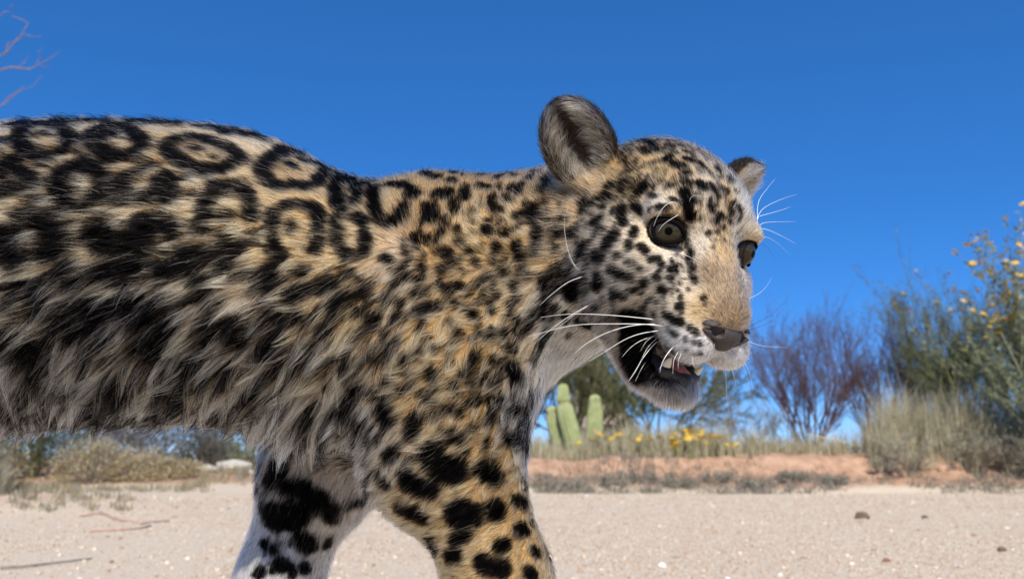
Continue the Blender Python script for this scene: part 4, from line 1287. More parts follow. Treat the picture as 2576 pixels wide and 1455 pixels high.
def stone(u, v, r, colr, label, seed):
    g = np.random.default_rng(seed)
    p = ground_at(u, v); z = float(terrain(p[0], p[1]))
    V = [];
    me_v, me_f = IV.copy(), IF.copy()
    # one subdivision
    cache = {}; nv = list(map(tuple, me_v)); nf = []
    def mid(i, j):
        k = (min(i, j), max(i, j))
        if k not in cache:
            m = (np.array(nv[i]) + np.array(nv[j])); m /= np.linalg.norm(m); cache[k] = len(nv); nv.append(tuple(m))
        return cache[k]
    for a, b, c in me_f:
        x, y, w = mid(a, b), mid(b, c), mid(c, a)
        nf += [(a, x, w), (b, y, x), (c, w, y), (x, y, w)]
    nv = np.array(nv)
    nv = nv * g.uniform(0.78, 1.15, (len(nv), 1)) * np.array((1.15, 0.9, 0.75)) * r
    o = mesh_obj('stone', nv, nf, mat_new('stone_rock', colr, 0.9, 0.2), smooth=False)
    o.location = (p[0], p[1], z + r * 0.35)
    tag(o, label, 'stone')
    return o


stone(2168, 1302, 0.040, (.16, .12, .08), 'brown lumpy stone alone on the pale road', 1)
stone(1664, 1424, 0.013, (.78, .76, .72), 'small bright white pebble on the road beside the foreleg', 2)
stone(2325, 1300, 0.018, (.14, .10, .08), 'small dark pebble behind the brown lumpy stone', 3)
stone(2230, 1412, 0.012, (.26, .13, .08), 'small rust-brown pebble on the open road', 4)
stone(2520, 1385, 0.016, (.16, .11, .08), 'dark pebble at the stony edge of the road', 5)


# ---- woody plants ------------------------------------------------------------
def grow(rng, base, d, length, r, levels, out, spread=0.5, up=0.1, nchild=(3, 5), seg=5, wob=0.12, shrink=0.6):
    """recursive branch: list of (points, radii, level)"""
    pts = [np.array(base, float)]; dirs = []
    dd = np.array(d, float); dd /= np.linalg.norm(dd)
    for i in range(seg):
        dd = dd + rng.normal(0, wob, 3) + np.array((0, 0, up))
        dd /= np.linalg.norm(dd); dirs.append(dd.copy())
        pts.append(pts[-1] + dd * length / seg)
    rad = np.linspace(r, r * 0.45, seg + 1)
    out.append((np.array(pts), rad, levels))
    if levels <= 0: return
    for k in range(rng.integers(nchild[0], nchild[1] + 1)):
        t = rng.uniform(0.3, 1.0); i = min(seg - 1, int(t * seg))
        p = pts[i] + (pts[i + 1] - pts[i]) * (t * seg - i)
        ax = rng.normal(0, 1, 3); ax -= dirs[i] * (ax @ dirs[i]); ax /= np.linalg.norm(ax)
        nd = dirs[i] * math.cos(spread) + ax * math.sin(spread) * rng.uniform(0.7, 1.3)
        grow(rng, p, nd, length * shrink * rng.uniform(0.75, 1.2), rad[i] * 0.6, levels - 1, out, spread, up, nchild, max(3, seg - 1), wob, shrink)


def tubes_mesh(name, branches, mat, parent, sides=(6, 5, 4, 3, 3), maxlev=None):
    VV, FF, n = [], [], 0
    for pts, rad, lev in branches:
        k = 3 if lev <= 1 else (4 if lev == 2 else 6)
        V, F = tube(pts, rad, k, cap=False)
        VV += V; FF += [tuple(i + n for i in f) for f in F]; n += len(V)
    return np_mesh(name, np.array(VV), np.array(FF), mat, parent)


def leaf_mesh(name, P, D, size, width, mat, parent, rng, cols):
    """one thin four-cornered folded leaf at each P pointing along D"""
    n = len(P)
    s = np.cross(D, rng.normal(0, 1, (n, 3))); s /= np.linalg.norm(s, axis=1)[:, None] + 1e-9
    nr = np.cross(D, s)
    L = size * rng.uniform(0.6, 1.3, (n, 1)); W = width * rng.uniform(0.7, 1.2, (n, 1))
    v = np.stack([P, P + D * L * 0.5 + s * W + nr * W * .3, P + D * L, P + D * L * 0.5 - s * W + nr * W * .3], 1)
    f = np.arange(n)[:, None] * 4 + np.arange(4)[None]
    o = np_mesh(name, v.reshape(-1, 3), f, mat, parent, smooth=False)
    c = np.array(cols)[rng.integers(0, len(cols), n)] * rng.uniform(.75, 1.25, (n, 1))
    set_col(o, np.repeat(c, 4, 0).clip(0, 1)); o['kind'] = 'stuff'
    return o


def leaf_mat(name, trans=0.35):
    m = mat_new(name, (.1, .1, .05), 0.6, 0.25)
    nt = m.node_tree; b = nt.nodes['Principled BSDF']
    a = nt.nodes.new('ShaderNodeAttribute'); a.attribute_name = 'col'
    nt.links.new(a.outputs['Color'], b.inputs['Base Color'])
    t = nt.nodes.new('ShaderNodeBsdfTranslucent'); nt.links.new(a.outputs['Color'], t.inputs['Color'])
    mx = nt.nodes.new('ShaderNodeMixShader'); mx.inputs['Fac'].default_value = trans
    nt.links.new(b.outputs[0], mx.inputs[1]); nt.links.new(t.outputs[0], mx.inputs[2])
    nt.links.new(mx.outputs[0], nt.nodes['Material Output'].inputs['Surface'])
    return m


def bark(name, a, b, scale=40):
    def f(nt, bs):
        tc = nt.nodes.new('ShaderNodeTexCoord'); n = noise_node(nt, scale, 4, tc.outputs['Object'])
        r = ramp(nt, n.outputs['Fac'], [(0.3, a), (0.7, b)])
        nt.links.new(r.outputs['Color'], bs.inputs['Base Color'])
        bp = nt.nodes.new('ShaderNodeBump'); bp.inputs['Strength'].default_value = 0.5; bp.inputs['Distance'].default_value = 0.004
        nt.links.new(n.outputs['Fac'], bp.inputs['Height']); nt.links.new(bp.outputs['Normal'], bs.inputs['Normal'])
    return node_mat(name, f, 0.85, 0.2)


LEAF = leaf_mat('leaf')
BARK_RED = bark('red_twig_bark', (.085, .045, .045), (.17, .10, .095))
BARK_GREEN = bark('green_twig_bark', (.10, .12, .045), (.19, .20, .085))
BARK_GREY = bark('grey_twig_bark', (.14, .12, .10), (.30, .27, .23))
BARK_PINK = bark('pinkish_branch_bark', (.20, .14, .13), (.33, .24, .22))


def plant(name, label, cat, u, Y, seed, stems, height, lean, levels, r, bmat, leaf=None, spread=0.5, up=0.08, nchild=(3, 5), group=None, v=None, wob=0.12, shrink=0.6, seg=5):
    """multi-stemmed shrub standing on the terrain; leaf = (count per twig, size, width, colours, minimum level)"""
    rng = np.random.default_rng(seed)
    x = (u - 1287.5) / FPX * Y / CP
    z = float(terrain(x, Y))
    o = empty(name, (x, Y, z - 0.02))
    br = []
    for k in range(stems):
        a = 2 * math.pi * (k + rng.uniform(-.3, .3)) / stems
        ln = lean * rng.uniform(0.35, 1.2)
        d = np.array((math.cos(a) * ln, math.sin(a) * ln * 0.7, 1))
        b0 = np.array((x, Y, z - 0.02)) + np.array((math.cos(a), math.sin(a), 0)) * 0.05 * (stems > 1)
        grow(rng, b0, d, height * rng.uniform(0.55, 0.85), r * rng.uniform(.7, 1.1), levels, br, spread, up, nchild, seg, wob, shrink)
    tubes_mesh('trunk' if levels >= 2 else 'stems', br, bmat, o)
    if leaf:
        cnt, size, width, cols, ml = leaf
        P, D = [], []
        for pts, rad, lev in br:
            if lev > ml: continue
            n = max(1, int(rng.poisson(cnt)))
            t = rng.uniform(0, len(pts) - 1.001, n); i = t.astype(int)
            P.append(pts[i] + (pts[i + 1] - pts[i]) * (t - i)[:, None]); dv = pts[i + 1] - pts[i]
            dv /= np.linalg.norm(dv, axis=1)[:, None]
            dv = dv + rng.normal(0, 0.6, (n, 3)); D.append(dv / np.linalg.norm(dv, axis=1)[:, None])
        leaf_mesh('crown', np.concatenate(P), np.concatenate(D), size, width, LEAF, o, rng, cols)
    tag(o, label, cat, group)
    return o, br


OLIVE = [(.15, .165, .075), (.19, .20, .095), (.11, .125, .06), (.24, .235, .125)]
BLUEG = [(.16, .19, .12), (.20, .23, .15), (.12, .15, .09), (.25, .26, .16)]
TAN = [(.42, .33, .17), (.50, .41, .23), (.34, .26, .13), (.55, .47, .30)]
STRAW = [(.56, .50, .34), (.64, .59, .44), (.46, .41, .27), (.52, .48, .36)]
GREYG = [(.28, .28, .21), (.35, .34, .27), (.22, .23, .17), (.41, .39, .32)]

# green thorn trees behind the cacti
plant('palo_verde_tree', 'feathery olive-green tree behind the three cacti', 'tree', 1430, 12.6, 1, 8, 1.85, .75, 3, .030, BARK_GREEN, (24, .075, .0045, OLIVE, 1), .55, .06, (4, 6))
plant('palo_verde_tree', 'olive-green spreading tree under the chin of the jaguar', 'tree', 1640, 12.2, 2, 8, 1.5, 1.0, 3, .026, BARK_GREEN, (22, .075, .0045, OLIVE, 1), .55, .03, (4, 6))
plant('palo_verde_tree', 'olive-green tree behind the throat of the jaguar', 'tree', 1300, 13.4, 8, 6, 1.9, .6, 3, .028, BARK_GREEN, (20, .075, .0045, OLIVE, 1), .55, .06, (4, 6))
# bare reddish shrubs
plant('bare_shrub', 'leafless purple-brown shrub on the bank beside the yellow flowers', 'shrub', 2010, 11.4, 3, 15, 1.5, .80, 3, .016, BARK_RED, (8, .05, .002, [(.13, .08, .075), (.18, .12, .10)], 0), .42, .10, (4, 6), 'leafless purple-brown shrubs', shrink=.62)
plant('bare_shrub', 'leafless purple-brown shrub between another bare shrub and the green trees', 'shrub', 2180, 11.9, 4, 15, 1.55, .62, 3, .016, BARK_RED, (8, .05, .002, [(.13, .08, .075), (.18, .12, .10)], 0), .42, .10, (4, 6), 'leafless purple-brown shrubs', shrink=.62)
# green trees on the right
plant('palo_verde_tree', 'tall feathery green tree standing behind the dry grass and yellow-flowered bush', 'tree', 2400, 11.2, 5, 9, 1.80, .42, 3, .028, BARK_GREEN, (11, .10, .0030, BLUEG, 1), .42, .10, (4, 6))
plant('palo_verde_tree', 'green tree leaning at the end of the row beyond the flowering bush', 'tree', 2560, 10.9, 6, 8, 1.7, .5, 3, .026, BARK_GREEN, (11, .10, .0030, BLUEG, 1), .45, .08, (4, 6))
plant('palo_verde_tree', 'shorter green tree next to the bare purple-brown shrubs', 'tree', 2300, 11.8, 7, 7, 1.35, .42, 3, .024, BARK_GREEN, (11, .10, .0030, BLUEG, 1), .42, .10, (4, 6))
# grey low brush on the bank
for k, (u, Y, h, sd) in enumerate(((1870, 11.2, .75, 20), (1790, 11.6, .7, 21), (1940, 10.6, .6, 22))):
    plant('dry_bush', ('grey twiggy bush against the sky beside the flowers', 'grey twiggy bush between the green tree and the bare shrub', 'low grey twiggy bush under the bare purple-brown shrub')[k], 'bush', u, Y, sd, 6, h, .6, 2, .010, BARK_GREY, (5, .05, .003, GREYG, 1), .55, .08, (4, 6), 'grey bushes on the bank')
plant('dry_bush', 'tangled grey bush hanging over the foot of the grassy bank', 'bush', 2230, 9.0, 30, 9, .42, .9, 2, .007, BARK_GREY, (9, .06, .003, GREYG + STRAW, 2), .6, .03, (5, 7))
plant('dry_bush', 'wide grey bush in the dark hollow of the bank', 'bush', 2400, 9.2, 31, 10, .45, 1.0, 2, .007, BARK_GREY, (9, .06, .003, GREYG + STRAW, 2), .6, .03, (5, 7))
plant('dry_bush', 'grey bush at the end of the bank past the dark hollow', 'bush', 2560, 9.0, 32, 10, .5, 1.0, 2, .007, BARK_GREY, (9, .06, .003, GREYG + STRAW, 2), .6, .03, (5, 7))
# low grey-green tufts along the foot of the bank
for k, (u, Y, h) in enumerate(((1365, 8.55, .17), (1440, 8.5, .16), (1530, 8.6, .17), (1600, 8.75, .16), (1690, 8.6, .15), (1780, 8.8, .15), (1860, 8.55, .12), (1960, 8.7, .14), (2060, 8.6, .12))):
    plant('sage_tuft', 'small grey-green tuft growing on the red slope of the bank', 'tuft', u, Y, 60 + k, 9, h, 1.1, 1, .004, BARK_GREY, (10, .045, .004, GREYG, 1), .6, .04, (4, 6), 'grey-green tufts on the slope of the bank')

# shrubs beyond the road on the left: low dense domes, leafy to the ground
def dome_bush(name, label, u, Y, seed, rx, h, n, cols, leaf, bmat, group=None, stems=14, ragged=.5):
    g = np.random.default_rng(seed)
    x = (u - 1287.5) / FPX * Y / CP; z = float(terrain(x, Y))
    o = empty(name, (x, Y, z - .02))
    br = []
    for k in range(stems):
        a = g.uniform(0, 6.283); ln = g.uniform(.1, 1.0)
        end = np.array((math.cos(a) * rx * ln, math.sin(a) * rx * .7 * ln, h * math.sqrt(max(.05, 1 - ln * ln * .8)) * g.uniform(.75, 1.08)))
        base = np.array((x, Y, z - .02)) + np.array((math.cos(a), math.sin(a), 0)) * rx * .2 * ln
        grow(g, base, end, np.linalg.norm(end) * .8, .008 + .006 * h, 1, br, .5, .03, (3, 5), 4, .10, .5)
    tubes_mesh('stems', br, bmat, o)
    # leaves in clumps through the outer part of the dome
    nc = 70
    cd = g.normal(0, 1, (nc, 3)); cd[:, 2] = np.abs(cd[:, 2]) * .9; cd /= np.linalg.norm(cd, axis=1)[:, None]
    cr = g.uniform(.45, 1.0, nc) ** .6 * (1 + ragged * g.normal(0, .15, nc))
    cc = cd * cr[:, None]
    k = g.integers(0, nc, n)
    p = (cc[k] + g.normal(0, .13, (n, 3))) * np.array((rx, rx * .7, h)); p[:, 2] = np.abs(p[:, 2]) * .98 + .01
    d = p / np.array((rx, rx, h)) + g.normal(0, .7, (n, 3)); d /= np.linalg.norm(d, axis=1)[:, None]
    leaf_mesh('crown', p + np.array((x, Y, z)), d, leaf[0], leaf[1], LEAF, o, g, cols)
    tag(o, label, 'bush', group)


DARKG = [(.075, .085, .045), (.10, .11, .06), (.055, .065, .035), (.14, .14, .075)]
GREYB = [(.13, .115, .105), (.17, .155, .14), (.10, .09, .085), (.21, .19, .17)]
dome_bush('green_bush', 'dark green bush beyond the road between the tan bushes and the brown bush', 150, 10.2, 40, .62, .78, 3600, DARKG, (.07, .008), BARK_GREEN)
dome_bush('green_bush', 'dark green bush at the end of the row beyond the brown bush', -60, 10.0, 47, .7, .9, 3200, DARKG, (.07, .008), BARK_GREEN)
dome_bush('dry_bush', 'brown-tan bush in front of the dark green bushes', 40, 9.0, 43, .42, .55, 2600, TAN + DARKG, (.06, .006), BARK_GREY)
dome_bush('dry_bush', 'wide dark grey bush behind the straw-tan bushes', 420, 12.2, 42, 1.25, 1.05, 6500, GREYB, (.08, .007), BARK_GREY)
dome_bush('green_bush', 'dark olive bush behind the wide dark grey bush', 300, 14.5, 49, 1.3, 1.5, 5000, DARKG, (.09, .012), BARK_GREEN)
dome_bush('green_bush', 'dark olive bush behind the pale rocks beyond the road', 640, 15.0, 48, 1.3, 1.35, 5000, DARKG, (.09, .012), BARK_GREEN)
dome_bush('green_bush', 'yellow-green bush among the pale rocks beyond the road', 610, 12.6, 41, .5, .5, 1800, [(.24, .25, .07), (.34, .32, .09), (.17, .19, .06)], (.06, .008), BARK_GREEN)
dome_bush('green_bush', 'dark grey-green bush between the lowest tan bush and the pale rocks', 530, 12.4, 46, .45, .6, 1800, GREYB + DARKG, (.06, .008), BARK_GREEN)
for k, (u, Y, rx, h) in enumerate(((280, 9.7, .42, .52), (385, 9.9, .42, .34), (470, 10.1, .36, .24))):
    dome_bush('tan_bush', ('tallest straw-tan bush next to the dark green bush', 'straw-tan bush between the tallest and the lowest of its kind', 'lowest straw-tan bush towards the pale rocks')[k], u, Y, 144 + k, rx, h, 3400, TAN + STRAW[:2], (.06, .005), BARK_GREY, 'straw-tan bushes beyond the road')
for k, (u, Y, r) in enumerate(((560, 11.0, .13), (622, 11.6, .20), (530, 11.4, .09), (662, 10.8, .07))):
    x = (u - 1287.5) / FPX * Y / CP
    g = np.random.default_rng(90 + k)
    nv = IV * g.uniform(.8, 1.2, (12, 1)) * np.array((1.4, 1.0, .62)) * r
    o = mesh_obj('rock', nv, IF, bark('pale_rock', (.36, .35, .30), (.55, .53, .47), 12), smooth=False)
    o.location = (x, Y, float(terrain(x, Y)) + r * .3)
    tag(o, ('middle-sized pale grey rock beyond the road beside the tan bushes', 'largest pale grey rock beyond the road below the yellow-green bush', 'small pale rock at the foot of the grey-green bush', 'smallest pale rock next to the largest one beyond the road')[k], 'rock', 'pale rocks beyond the road')

# ---- bare tree reaching in at the upper left
def limb(pts, r0, r1, n=10):
    pts = np.array(pts, float)
    s = np.linspace(0, len(pts) - 1, n)
    q = np.stack([np.interp(s, np.arange(len(pts)), pts[:, c]) for c in range(3)], 1)
    q[1:-1] += nrng.normal(0, 0.012, (n - 2, 3))
    return (q, np.linspace(r0, r1, n), 2)


BY = 5.6
bt = empty('bare_tree', (-5.3, BY + .1, 0.0))
tops = [np.array((-5.3, BY + .1, -0.05)), np.array((-5.2, BY + .1, 1.2)), np.array((-5.05, BY, 2.1))]
br = [(np.array(tops), np.array((.07, .055, .045)), 3)]
def bp(u, v, Y=BY): return at(u, v, Y)
lims = [((tops[2], bp(-260, 300), bp(-120, 240), bp(0, 166), bp(70, 172), bp(100, 158), bp(150, 130)), .022, .004),
        ((bp(-120, 240), bp(-40, 160), bp(0, 135), bp(45, 95), bp(66, 62), bp(30, 40)), .012, .004),
        ((bp(-80, 190), bp(0, 140), bp(40, 105), bp(55, 92), bp(105, 92)), .010, .003),
        ((bp(-260, 300), bp(-100, 320), bp(0, 262), bp(30, 238), bp(60, 225), bp(105, 190)), .014, .003),
        ((tops[2], bp(-200, 360), bp(-80, 310), bp(0, 270), bp(20, 262), bp(60, 215)), .014, .003),
        ((bp(90, 160), bp(100, 140), bp(108, 118)), .004, .0015), ((bp(40, 170), bp(60, 155), bp(66, 140)), .004, .0015), ((bp(100, 165), bp(125, 172)), .003, .0015),
        ((bp(-100, 60), bp(-20, 45), bp(30, 30), bp(35, 10)), .008, .002), ((tops[2], bp(-280, 100), bp(-100, 60), bp(-40, 0), bp(0, -60)), .018, .006)]
for p, a_, b_ in lims: br.append(limb(p, a_ * .6, b_ * .6))
rg = np.random.default_rng(8)
for k in range(9):
    a_ = rg.uniform(0, 6.28)
    grow(rg, tops[rg.integers(1, 3)], (math.cos(a_) - .5, math.sin(a_), 1.0), 1.3, .02, 2, br, .5, .06, (3, 4))
tubes_mesh('trunk', br, BARK_PINK, bt)
tag(bt, 'bare tree with thin pinkish branches above the back of the jaguar', 'tree')

# ---- yellow-flowered bush at the upper right
fb, br = plant('flowering_bush', 'tall bush with yellow flower heads and pale stems beside the road', 'bush', 2620, 8.9, 50, 46, 2.35, .34, 2, .012, bark('pale_stem', (.20, .22, .13), (.34, .36, .24)), (14, .08, .010, [(.22, .25, .15), (.30, .33, .22), (.17, .20, .11)], 1), .34, .07, (3, 5), shrink=.5)
petal_mat = mat_new('yellow_petals', (.78, .50, .03), 0.6, 0.2)
seed_mat = mat_new('brown_seed_head', (.22, .13, .04), 0.8, 0.2)


def flower_mesh(n=9):
    V = [(0, 0, .3)]; F = []
    for k in range(n):
        a = 2 * math.pi * k / n; w = math.pi / n * 0.9
        i = len(V)
        V += [(math.cos(a - w) * .35, math.sin(a - w) * .35, .18), (math.cos(a - w * .7), math.sin(a - w * .7), -.05), (math.cos(a) * 1.1, math.sin(a) * 1.1, -.12), (math.cos(a + w * .7), math.sin(a + w * .7), -.05), (math.cos(a + w) * .35, math.sin(a + w) * .35, .18)]
        F += [(0, i, i + 4), (i, i + 1, i + 2, i + 3, i + 4)]
    for k in range(8):
        a = 2 * math.pi * k / 8
        V.append((math.cos(a) * .38, math.sin(a) * .38, .28))
    V.append((0, 0, .55)); t = len(V) - 1
    for k in range(8): F.append((t - 8 + k, t - 8 + (k + 1) % 8, t))
    me = bpy.data.meshes.new('flower_head'); me.from_pydata(V, [], F); me.materials.append(petal_mat); me.update()
    return me


FLOWER = flower_mesh()
SEED = bpy.data.meshes.new('seed_head'); SEED.from_pydata((IV * np.array((1, 1, .9))).tolist(), [], IF.tolist()); SEED.materials.append(seed_mat)


def place_head(mesh, name, p, r, parent, rng):
    o = bpy.data.objects.new(name, mesh); COL.objects.link(o)
    o.parent = parent; o.matrix_parent_inverse = Matrix.Translation(parent.location).inverted()
    o.location = tuple(map(float, p)); o.scale = (r, r, r)
    o.rotation_euler = (rng.uniform(-.7, .9), rng.uniform(-.7, .7), rng.uniform(0, 6))
    return o


rg = np.random.default_rng(12)
tips = [b_[0][-1] for b_ in br if b_[2] <= 1 and b_[0][-1][2] > 1.35]
rg.shuffle(tips)
tips.sort(key=lambda p: -(p[2] - 0.25 * max(0, 1287.5 + FPX * p[0] / p[1] * CP - 2560) / 100 + rg.uniform(0, .9)))   # thickest at the sunny top
for p in tips[:299]:
    if rg.random() < 0.7: place_head(FLOWER, 'flower_head', p, rg.uniform(.030, .044), fb, rg)
    else: place_head(SEED, 'seed_head', p, rg.uniform(.016, .024), fb, rg)

# ---- yellow flowers in the grass on the bank
stem_mat = mat_new('flower_stem', (.30, .32, .14), 0.8, 0.2)
spots = [(1496, 1098), (1522, 1098), (1640, 1100), (1575, 1100), (1590, 1106), (1535, 1104), (1612, 1095), (1660, 1098), (1664, 1112), (1700, 1090), (1712, 1086), (1722, 1092), (1730, 1100), (1738, 1088), (1746, 1096), (1752, 1106), (1718, 1106), (1706, 1110), (1760, 1090), (1768, 1098), (1775, 1110), (1758, 1116), (1742, 1118), (1688, 1118), (1690, 1100), (1786, 1094), (1800, 1096), (1810, 1098), (1795, 1112), (1725, 1082), (1765, 1084), (1550, 1094), (1560, 1090), (1488, 1106), (1508, 1090), (1830, 1118), (1850, 1116), (1455, 1112), (1700, 1128)]
for k, (u, v) in enumerate(spots):
    Y = rg.uniform(9.4, 9.8)
    p = at(u, v, Y); z = float(terrain(p[0], p[1]))
    o = empty('desert_flower', (p[0], Y, z))
    base = np.array((p[0] + rg.uniform(-.03, .03), Y, z - .01))
    V, F = tube([base, (base + p) / 2 + rg.normal(0, .01, 3), p], [.004, .003, .002], 4, cap=False)
    mesh_obj('stem', V, F, stem_mat, o)
    place_head(FLOWER, 'flower_head', p, rg.uniform(.034, .050), o, rg)
    if rg.random() < .6:
        q = p + rg.normal(0, .03, 3); V, F = tube([base, (base + q) / 2, q], [.004, .003, .002], 4, cap=False)
        mesh_obj('stem', V, F, stem_mat, o); place_head(FLOWER, 'flower_head', q, rg.uniform(.028, .040), o, rg)
    tag(o, 'yellow desert flower standing in the dry grass on the bank', 'flower', 'yellow flowers on the bank')

# ---- three young saguaro cacti
cact_mat = node_mat('cactus_skin', lambda nt, b: nt.links.new(ramp(nt, noise_node(nt, 14, 4, nt.nodes.new('ShaderNodeTexCoord').outputs['Object']).outputs['Fac'], [(0.3, (.24, .29, .12)), (0.6, (.34, .39, .19)), (0.8, (.42, .44, .26))]).outputs['Color'], b.inputs['Base Color']), 0.65, 0.3)
spine_mat = mat_new('cactus_spines', (.60, .53, .38), 0.7, 0.2)


def ribbed(axis, radii, ribs=15):
    axis = np.array(axis, float); VV, FF = [], []
    n = ribs * 4
    tan = np.gradient(axis, axis=0)
    for p, r, t in zip(axis, radii, tan):
        t = t / np.linalg.norm(t); u = np.cross(t, (0, 1, 0)); u /= np.linalg.norm(u); w = np.cross(t, u)
        for k in range(n):
            a = 2 * math.pi * k / n
            rr = r * (1 + 0.20 * (abs(math.cos(a * ribs / 2)) - 0.5) * 2)
            VV.append(p + rr * (math.cos(a) * u + math.sin(a) * w))
    m = len(axis)
    for i in range(m - 1):
        for k in range(n): FF.append((i * n + k, i * n + (k + 1) % n, (i + 1) * n + (k + 1) % n, (i + 1) * n + k))
    return np.array(VV), np.array(FF)


def cactus(label, pix, Y, seed, tip_from=0.93, pinch=None):
    g = np.random.default_rng(seed)
    # pix: (u, v, radius px) from the base up
    P = np.array([at(u, v, Y) for u, v, r in pix]); Rr = np.array([r * .86 / FPX * Y for u, v, r in pix])
    z0 = float(terrain(P[0][0], Y)); P[0][2] = z0 - .05
    o = empty('saguaro_cactus', (P[0][0], Y, z0))
    s = np.linspace(0, len(P) - 1, 40)
    A = np.stack([np.interp(s, np.arange(len(P)), P[:, c]) for c in range(3)], 1); kk = np.array([.25, .5, .25])
    for _ in range(6): A[1:-1] = (A[:-2] + 2 * A[1:-1] + A[2:]) / 4
    R = np.interp(s, np.arange(len(P)), Rr)
    for _ in range(1): R[1:-1] = (R[:-2] + 2 * R[1:-1] + R[2:]) / 4
    # rounded top
    dirn = A[-1] - A[-2]; dirn /= np.linalg.norm(dirn)
    top = [(A[-1] + dirn * R[-1] * math.sin(t) * 0.95, R[-1] * max(.02, math.cos(t))) for t in np.linspace(0.2, 1.55, 7)]
    cut = len(A)
    V, F = ribbed(list(A) + [t[0] for t in top], list(R) + [t[1] for t in top])
    np_mesh('stem', V, F, cact_mat, o)
    # spine clusters along the ribs
    VV, FF = [], []
    for i in range(0, len(A) - 1):
        t = A[min(i + 1, len(A) - 1)] - A[i]; t /= np.linalg.norm(t); u_ = np.cross(t, (0, 1, 0)); u_ /= np.linalg.norm(u_); w_ = np.cross(t, u_)
        for k in range(15):
            a = 2 * math.pi * k / 15
            d = math.cos(a) * u_ + math.sin(a) * w_
            for j in range(4):
                p = A[i] + d * R[i] * 1.12 + t * g.uniform(0, .02)
                e = p + (d + g.normal(0, .7, 3)) * 0.022
                q = np.cross(d, t) * .0012; n0 = len(VV)
                VV += [p - q, p + q, e]; FF.append((n0, n0 + 1, n0 + 2))
    sp = np_mesh('spines', np.array(VV), np.array(FF), spine_mat, o, smooth=False); sp['kind'] = 'stuff'
    tag(o, label, 'cactus', 'young saguaro cacti')


cactus('shortest green saguaro cactus, leaning, next to the bent taller one', [(1416, 1160, 18), (1408, 1120, 18), (1398, 1085, 18.5), (1391, 1055, 17), (1388, 1038, 12.5), (1387, 1030, 12)], 10.4, 1)
cactus('tallest green saguaro cactus, bent, with a pinched waist below its tip', [(1452, 1160, 20), (1444, 1120, 22), (1434, 1080, 22), (1424, 1045, 22), (1419, 1020, 20), (1418, 1013, 14), (1417, 1006, 18), (1416, 990, 16), (1416, 975, 13)], 10.2, 2)
cactus('upright green saguaro cactus standing apart beside the yellow flowers', [(1492, 1150, 20), (1494, 1110, 21), (1496, 1070, 20.5), (1497, 1035, 19), (1496, 1012, 15), (1496, 1003, 14)], 10.5, 3)

# ---- dry grass: on top of the bank, and in tall clumps to the right
def blades(spots_, name, label, colours, seed, mat, thin=0.0):
    g = np.random.default_rng(seed)
    P, H, C = [], [], []
    for (u0, u1, y0, y1, n, h0, h1, clump) in spots_:
        Y = g.uniform(y0, y1, n); u = g.uniform(u0, u1, n)
        if clump:
            cu = g.uniform(u0, u1, clump); cy = g.uniform(y0, y1, clump); k = g.integers(0, clump, n)
            u = cu[k] + g.normal(0, 9, n); Y = cy[k] + g.normal(0, .06, n)
        x = (u - 1287.5) / FPX * Y / CP
        P.append(np.stack([x, Y, terrain(x, Y) - .01], 1)); H.append(g.uniform(h0, h1, n) * g.uniform(.5, 1, n))
    P = np.concatenate(P); H = np.concatenate(H)
    nz = fbm(P[:, 0] * 1.1, P[:, 1] * 1.6, seed + 80)
    ok = nz + g.normal(0, .05, len(P)) > thin
    P, H, nz = P[ok], H[ok], nz[ok]; H = H * (0.55 + 0.9 * nz); n = len(P)
    a = g.uniform(0, 6.283, n); ln = np.abs(g.normal(0, .28, n))
    lean = np.stack([np.cos(a) * ln, np.sin(a) * ln, np.zeros(n)], 1)
    upv = np.array((0, 0, 1.0))
    side = np.stack([np.sin(a + g.normal(0, 1, n)), np.cos(a), np.zeros(n)], 1); side /= np.linalg.norm(side, axis=1)[:, None] + 1e-6
    w = (0.0028 + 0.002 * g.random(n))[:, None]
    h = H[:, None]
    m = P + upv * h * .55 + lean * h * .35
    t = P + upv * h * .95 + lean * h * 1.2
    v = np.stack([P - side * w, P + side * w, m + side * w * .8, m - side * w * .8, t + side * w * .15, t - side * w * .15], 1)
    f = np.concatenate([np.array([[0, 1, 2, 3]]) + np.arange(n)[:, None] * 6, np.array([[3, 2, 4, 5]]) + np.arange(n)[:, None] * 6])
    o = np_mesh(name, v.reshape(-1, 3), f, mat, smooth=False)
    c = np.array(colours)[g.integers(0, len(colours), n)] * g.uniform(.8, 1.15, (n, 1))
    set_col(o, np.repeat(c, 6, 0).clip(0, 1))
    tag(o, label, 'grass', kind='stuff')
    return o


blades([(1330, 1900, 9.5, 10.6, 2600, .08, .26, 0), (1330, 1900, 9.5, 10.6, 2600, .12, .40, 60), (1480, 1830, 9.5, 10.3, 2600, .2, .55, 45), (1850, 2300, 9.7, 10.8, 3200, .12, .42, 70), (2180, 2620, 9.4, 10.8, 6500, .4, 1.05, 90), (2150, 2620, 9.2, 10.2, 3200, .2, .6, 60), (1340, 1700, 10.4, 11.5, 1500, .2, .5, 40), (2620, 3600, 9.3, 10.8, 5000, .2, .8, 110)],
       'dry_grass', 'pale dry grass along the top of the bank', STRAW + [(.36, .36, .22)], 5, LEAF)
blades([(1340, 3600, 8.3, 9.5, 26000, .02, .11, 900), (1340, 2620, 8.25, 9.3, 12000, .02, .07, 0)], 'bank_litter', 'grey dead stalks and litter on the slope of the bank', [(.30, .28, .23), (.36, .33, .28), (.24, .23, .18), (.42, .38, .31), (.20, .16, .13)], 6, LEAF, 0.46)
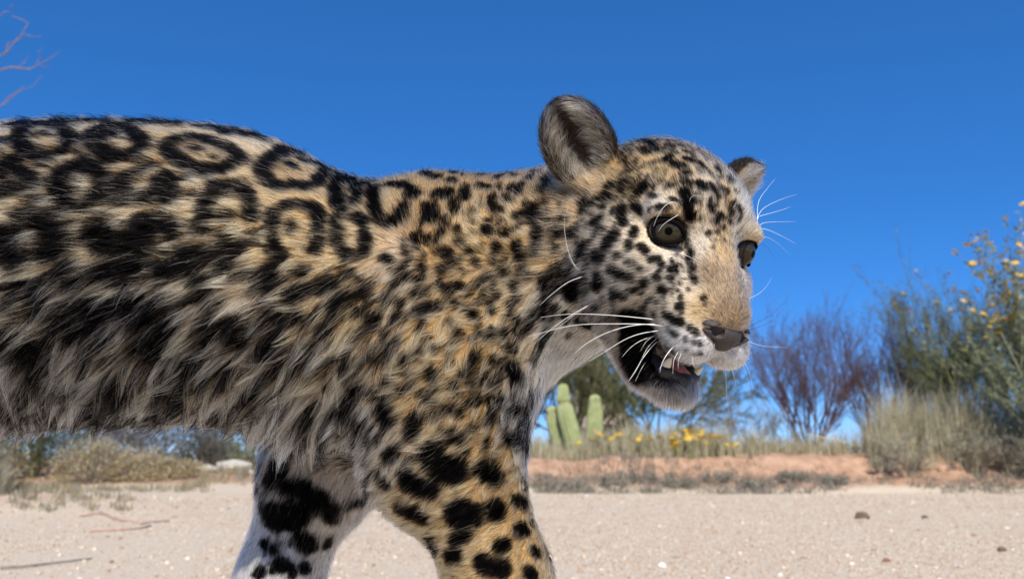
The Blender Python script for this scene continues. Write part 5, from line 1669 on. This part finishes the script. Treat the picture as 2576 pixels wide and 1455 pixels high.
blades([(-40, 380, 5.2, 6.6, 1500, .02, .10, 60), (-60, 110, 5.6, 7.5, 900, .1, .4, 12), (520, 680, 9.2, 12, 1200, .05, .2, 50), (0, 560, 8.7, 9.3, 1500, .04, .15, 90)],
       'roadside_litter', 'grey-brown dead stalks lying at the edge of the road below the belly', GREYG + TAN, 7, LEAF)

# fallen sticks
def stick(name, label, pts, r, mat, group=None):
    V, F = tube(pts, np.linspace(r, r * .5, len(pts)), 6)
    o = mesh_obj(name, V, F, mat); tag(o, label, 'stick', group)


def gp_(u, v, dz=.008):
    p = ground_at(u, v); p[2] = float(terrain(p[0], p[1])) + dz
    return p


PINKW = bark('weathered_pink_wood', (.40, .26, .21), (.56, .41, .34))
stick('fallen_stick', 'pinkish fallen stick with a fork on the road edge', [gp_(200, 1305), gp_(250, 1300), gp_(300, 1312), gp_(345, 1316)], .009, PINKW)
stick('fallen_stick', 'long thin pinkish stick lying nearest along the road edge', [gp_(228, 1338), gp_(290, 1336), gp_(345, 1333), gp_(380, 1326)], .008, PINKW)
stick('fallen_stick', 'short pinkish stick at the tip of the forked one', [gp_(350, 1320), gp_(380, 1316), gp_(425, 1314)], .009, PINKW)
stick('fallen_stick', 'grey dead branch lying on the near sand', [gp_(0, 1432), gp_(60, 1428), gp_(130, 1420), gp_(230, 1408)], .005, BARK_GREY)
p0, p1 = at(2030, 1092, 9.75), at(2172, 1118, 9.7)
p0[2] = max(p0[2], float(terrain(p0[0], p0[1])) + .12)
stick('leaning_stalk', 'pale straight stalk leaning out of the grass below the bare shrubs', [p0, (p0 + p1) / 2, p1 - np.array((0, 0, .03))], .009, mat_new('pale_stalk', (.55, .50, .36), .8))

# ---- far rocky hill seen through the tree
hx = np.linspace(-40, 120, 90); hy = np.linspace(300, 420, 40)
HX, HY = np.meshgrid(hx, hy, indexing='ij')
pk = at(1492, 905, 350)
hz = (pk[2] + 6) * np.exp(-(((HX - pk[0]) / 13) ** 2 + ((HY - 350) / 40) ** 2)) * (0.72 + 0.5 * fbm(HX * .06, HY * .06, 71)) + 5 * fbm(HX * .2, HY * .2, 72) * np.exp(-((HX - pk[0]) / 25) ** 2) - 1
hv = np.stack([HX, HY, hz], -1).reshape(-1, 3); ii = (np.arange(89)[:, None] * 40 + np.arange(39)[None]).ravel()
hill = np_mesh('hill', hv, np.stack([ii, ii + 40, ii + 41, ii + 1], 1), bark('hill_rock', (.26, .20, .15), (.42, .34, .27), .25))
tag(hill, kind='structure')
print('place', round(time.time() - T0, 1))
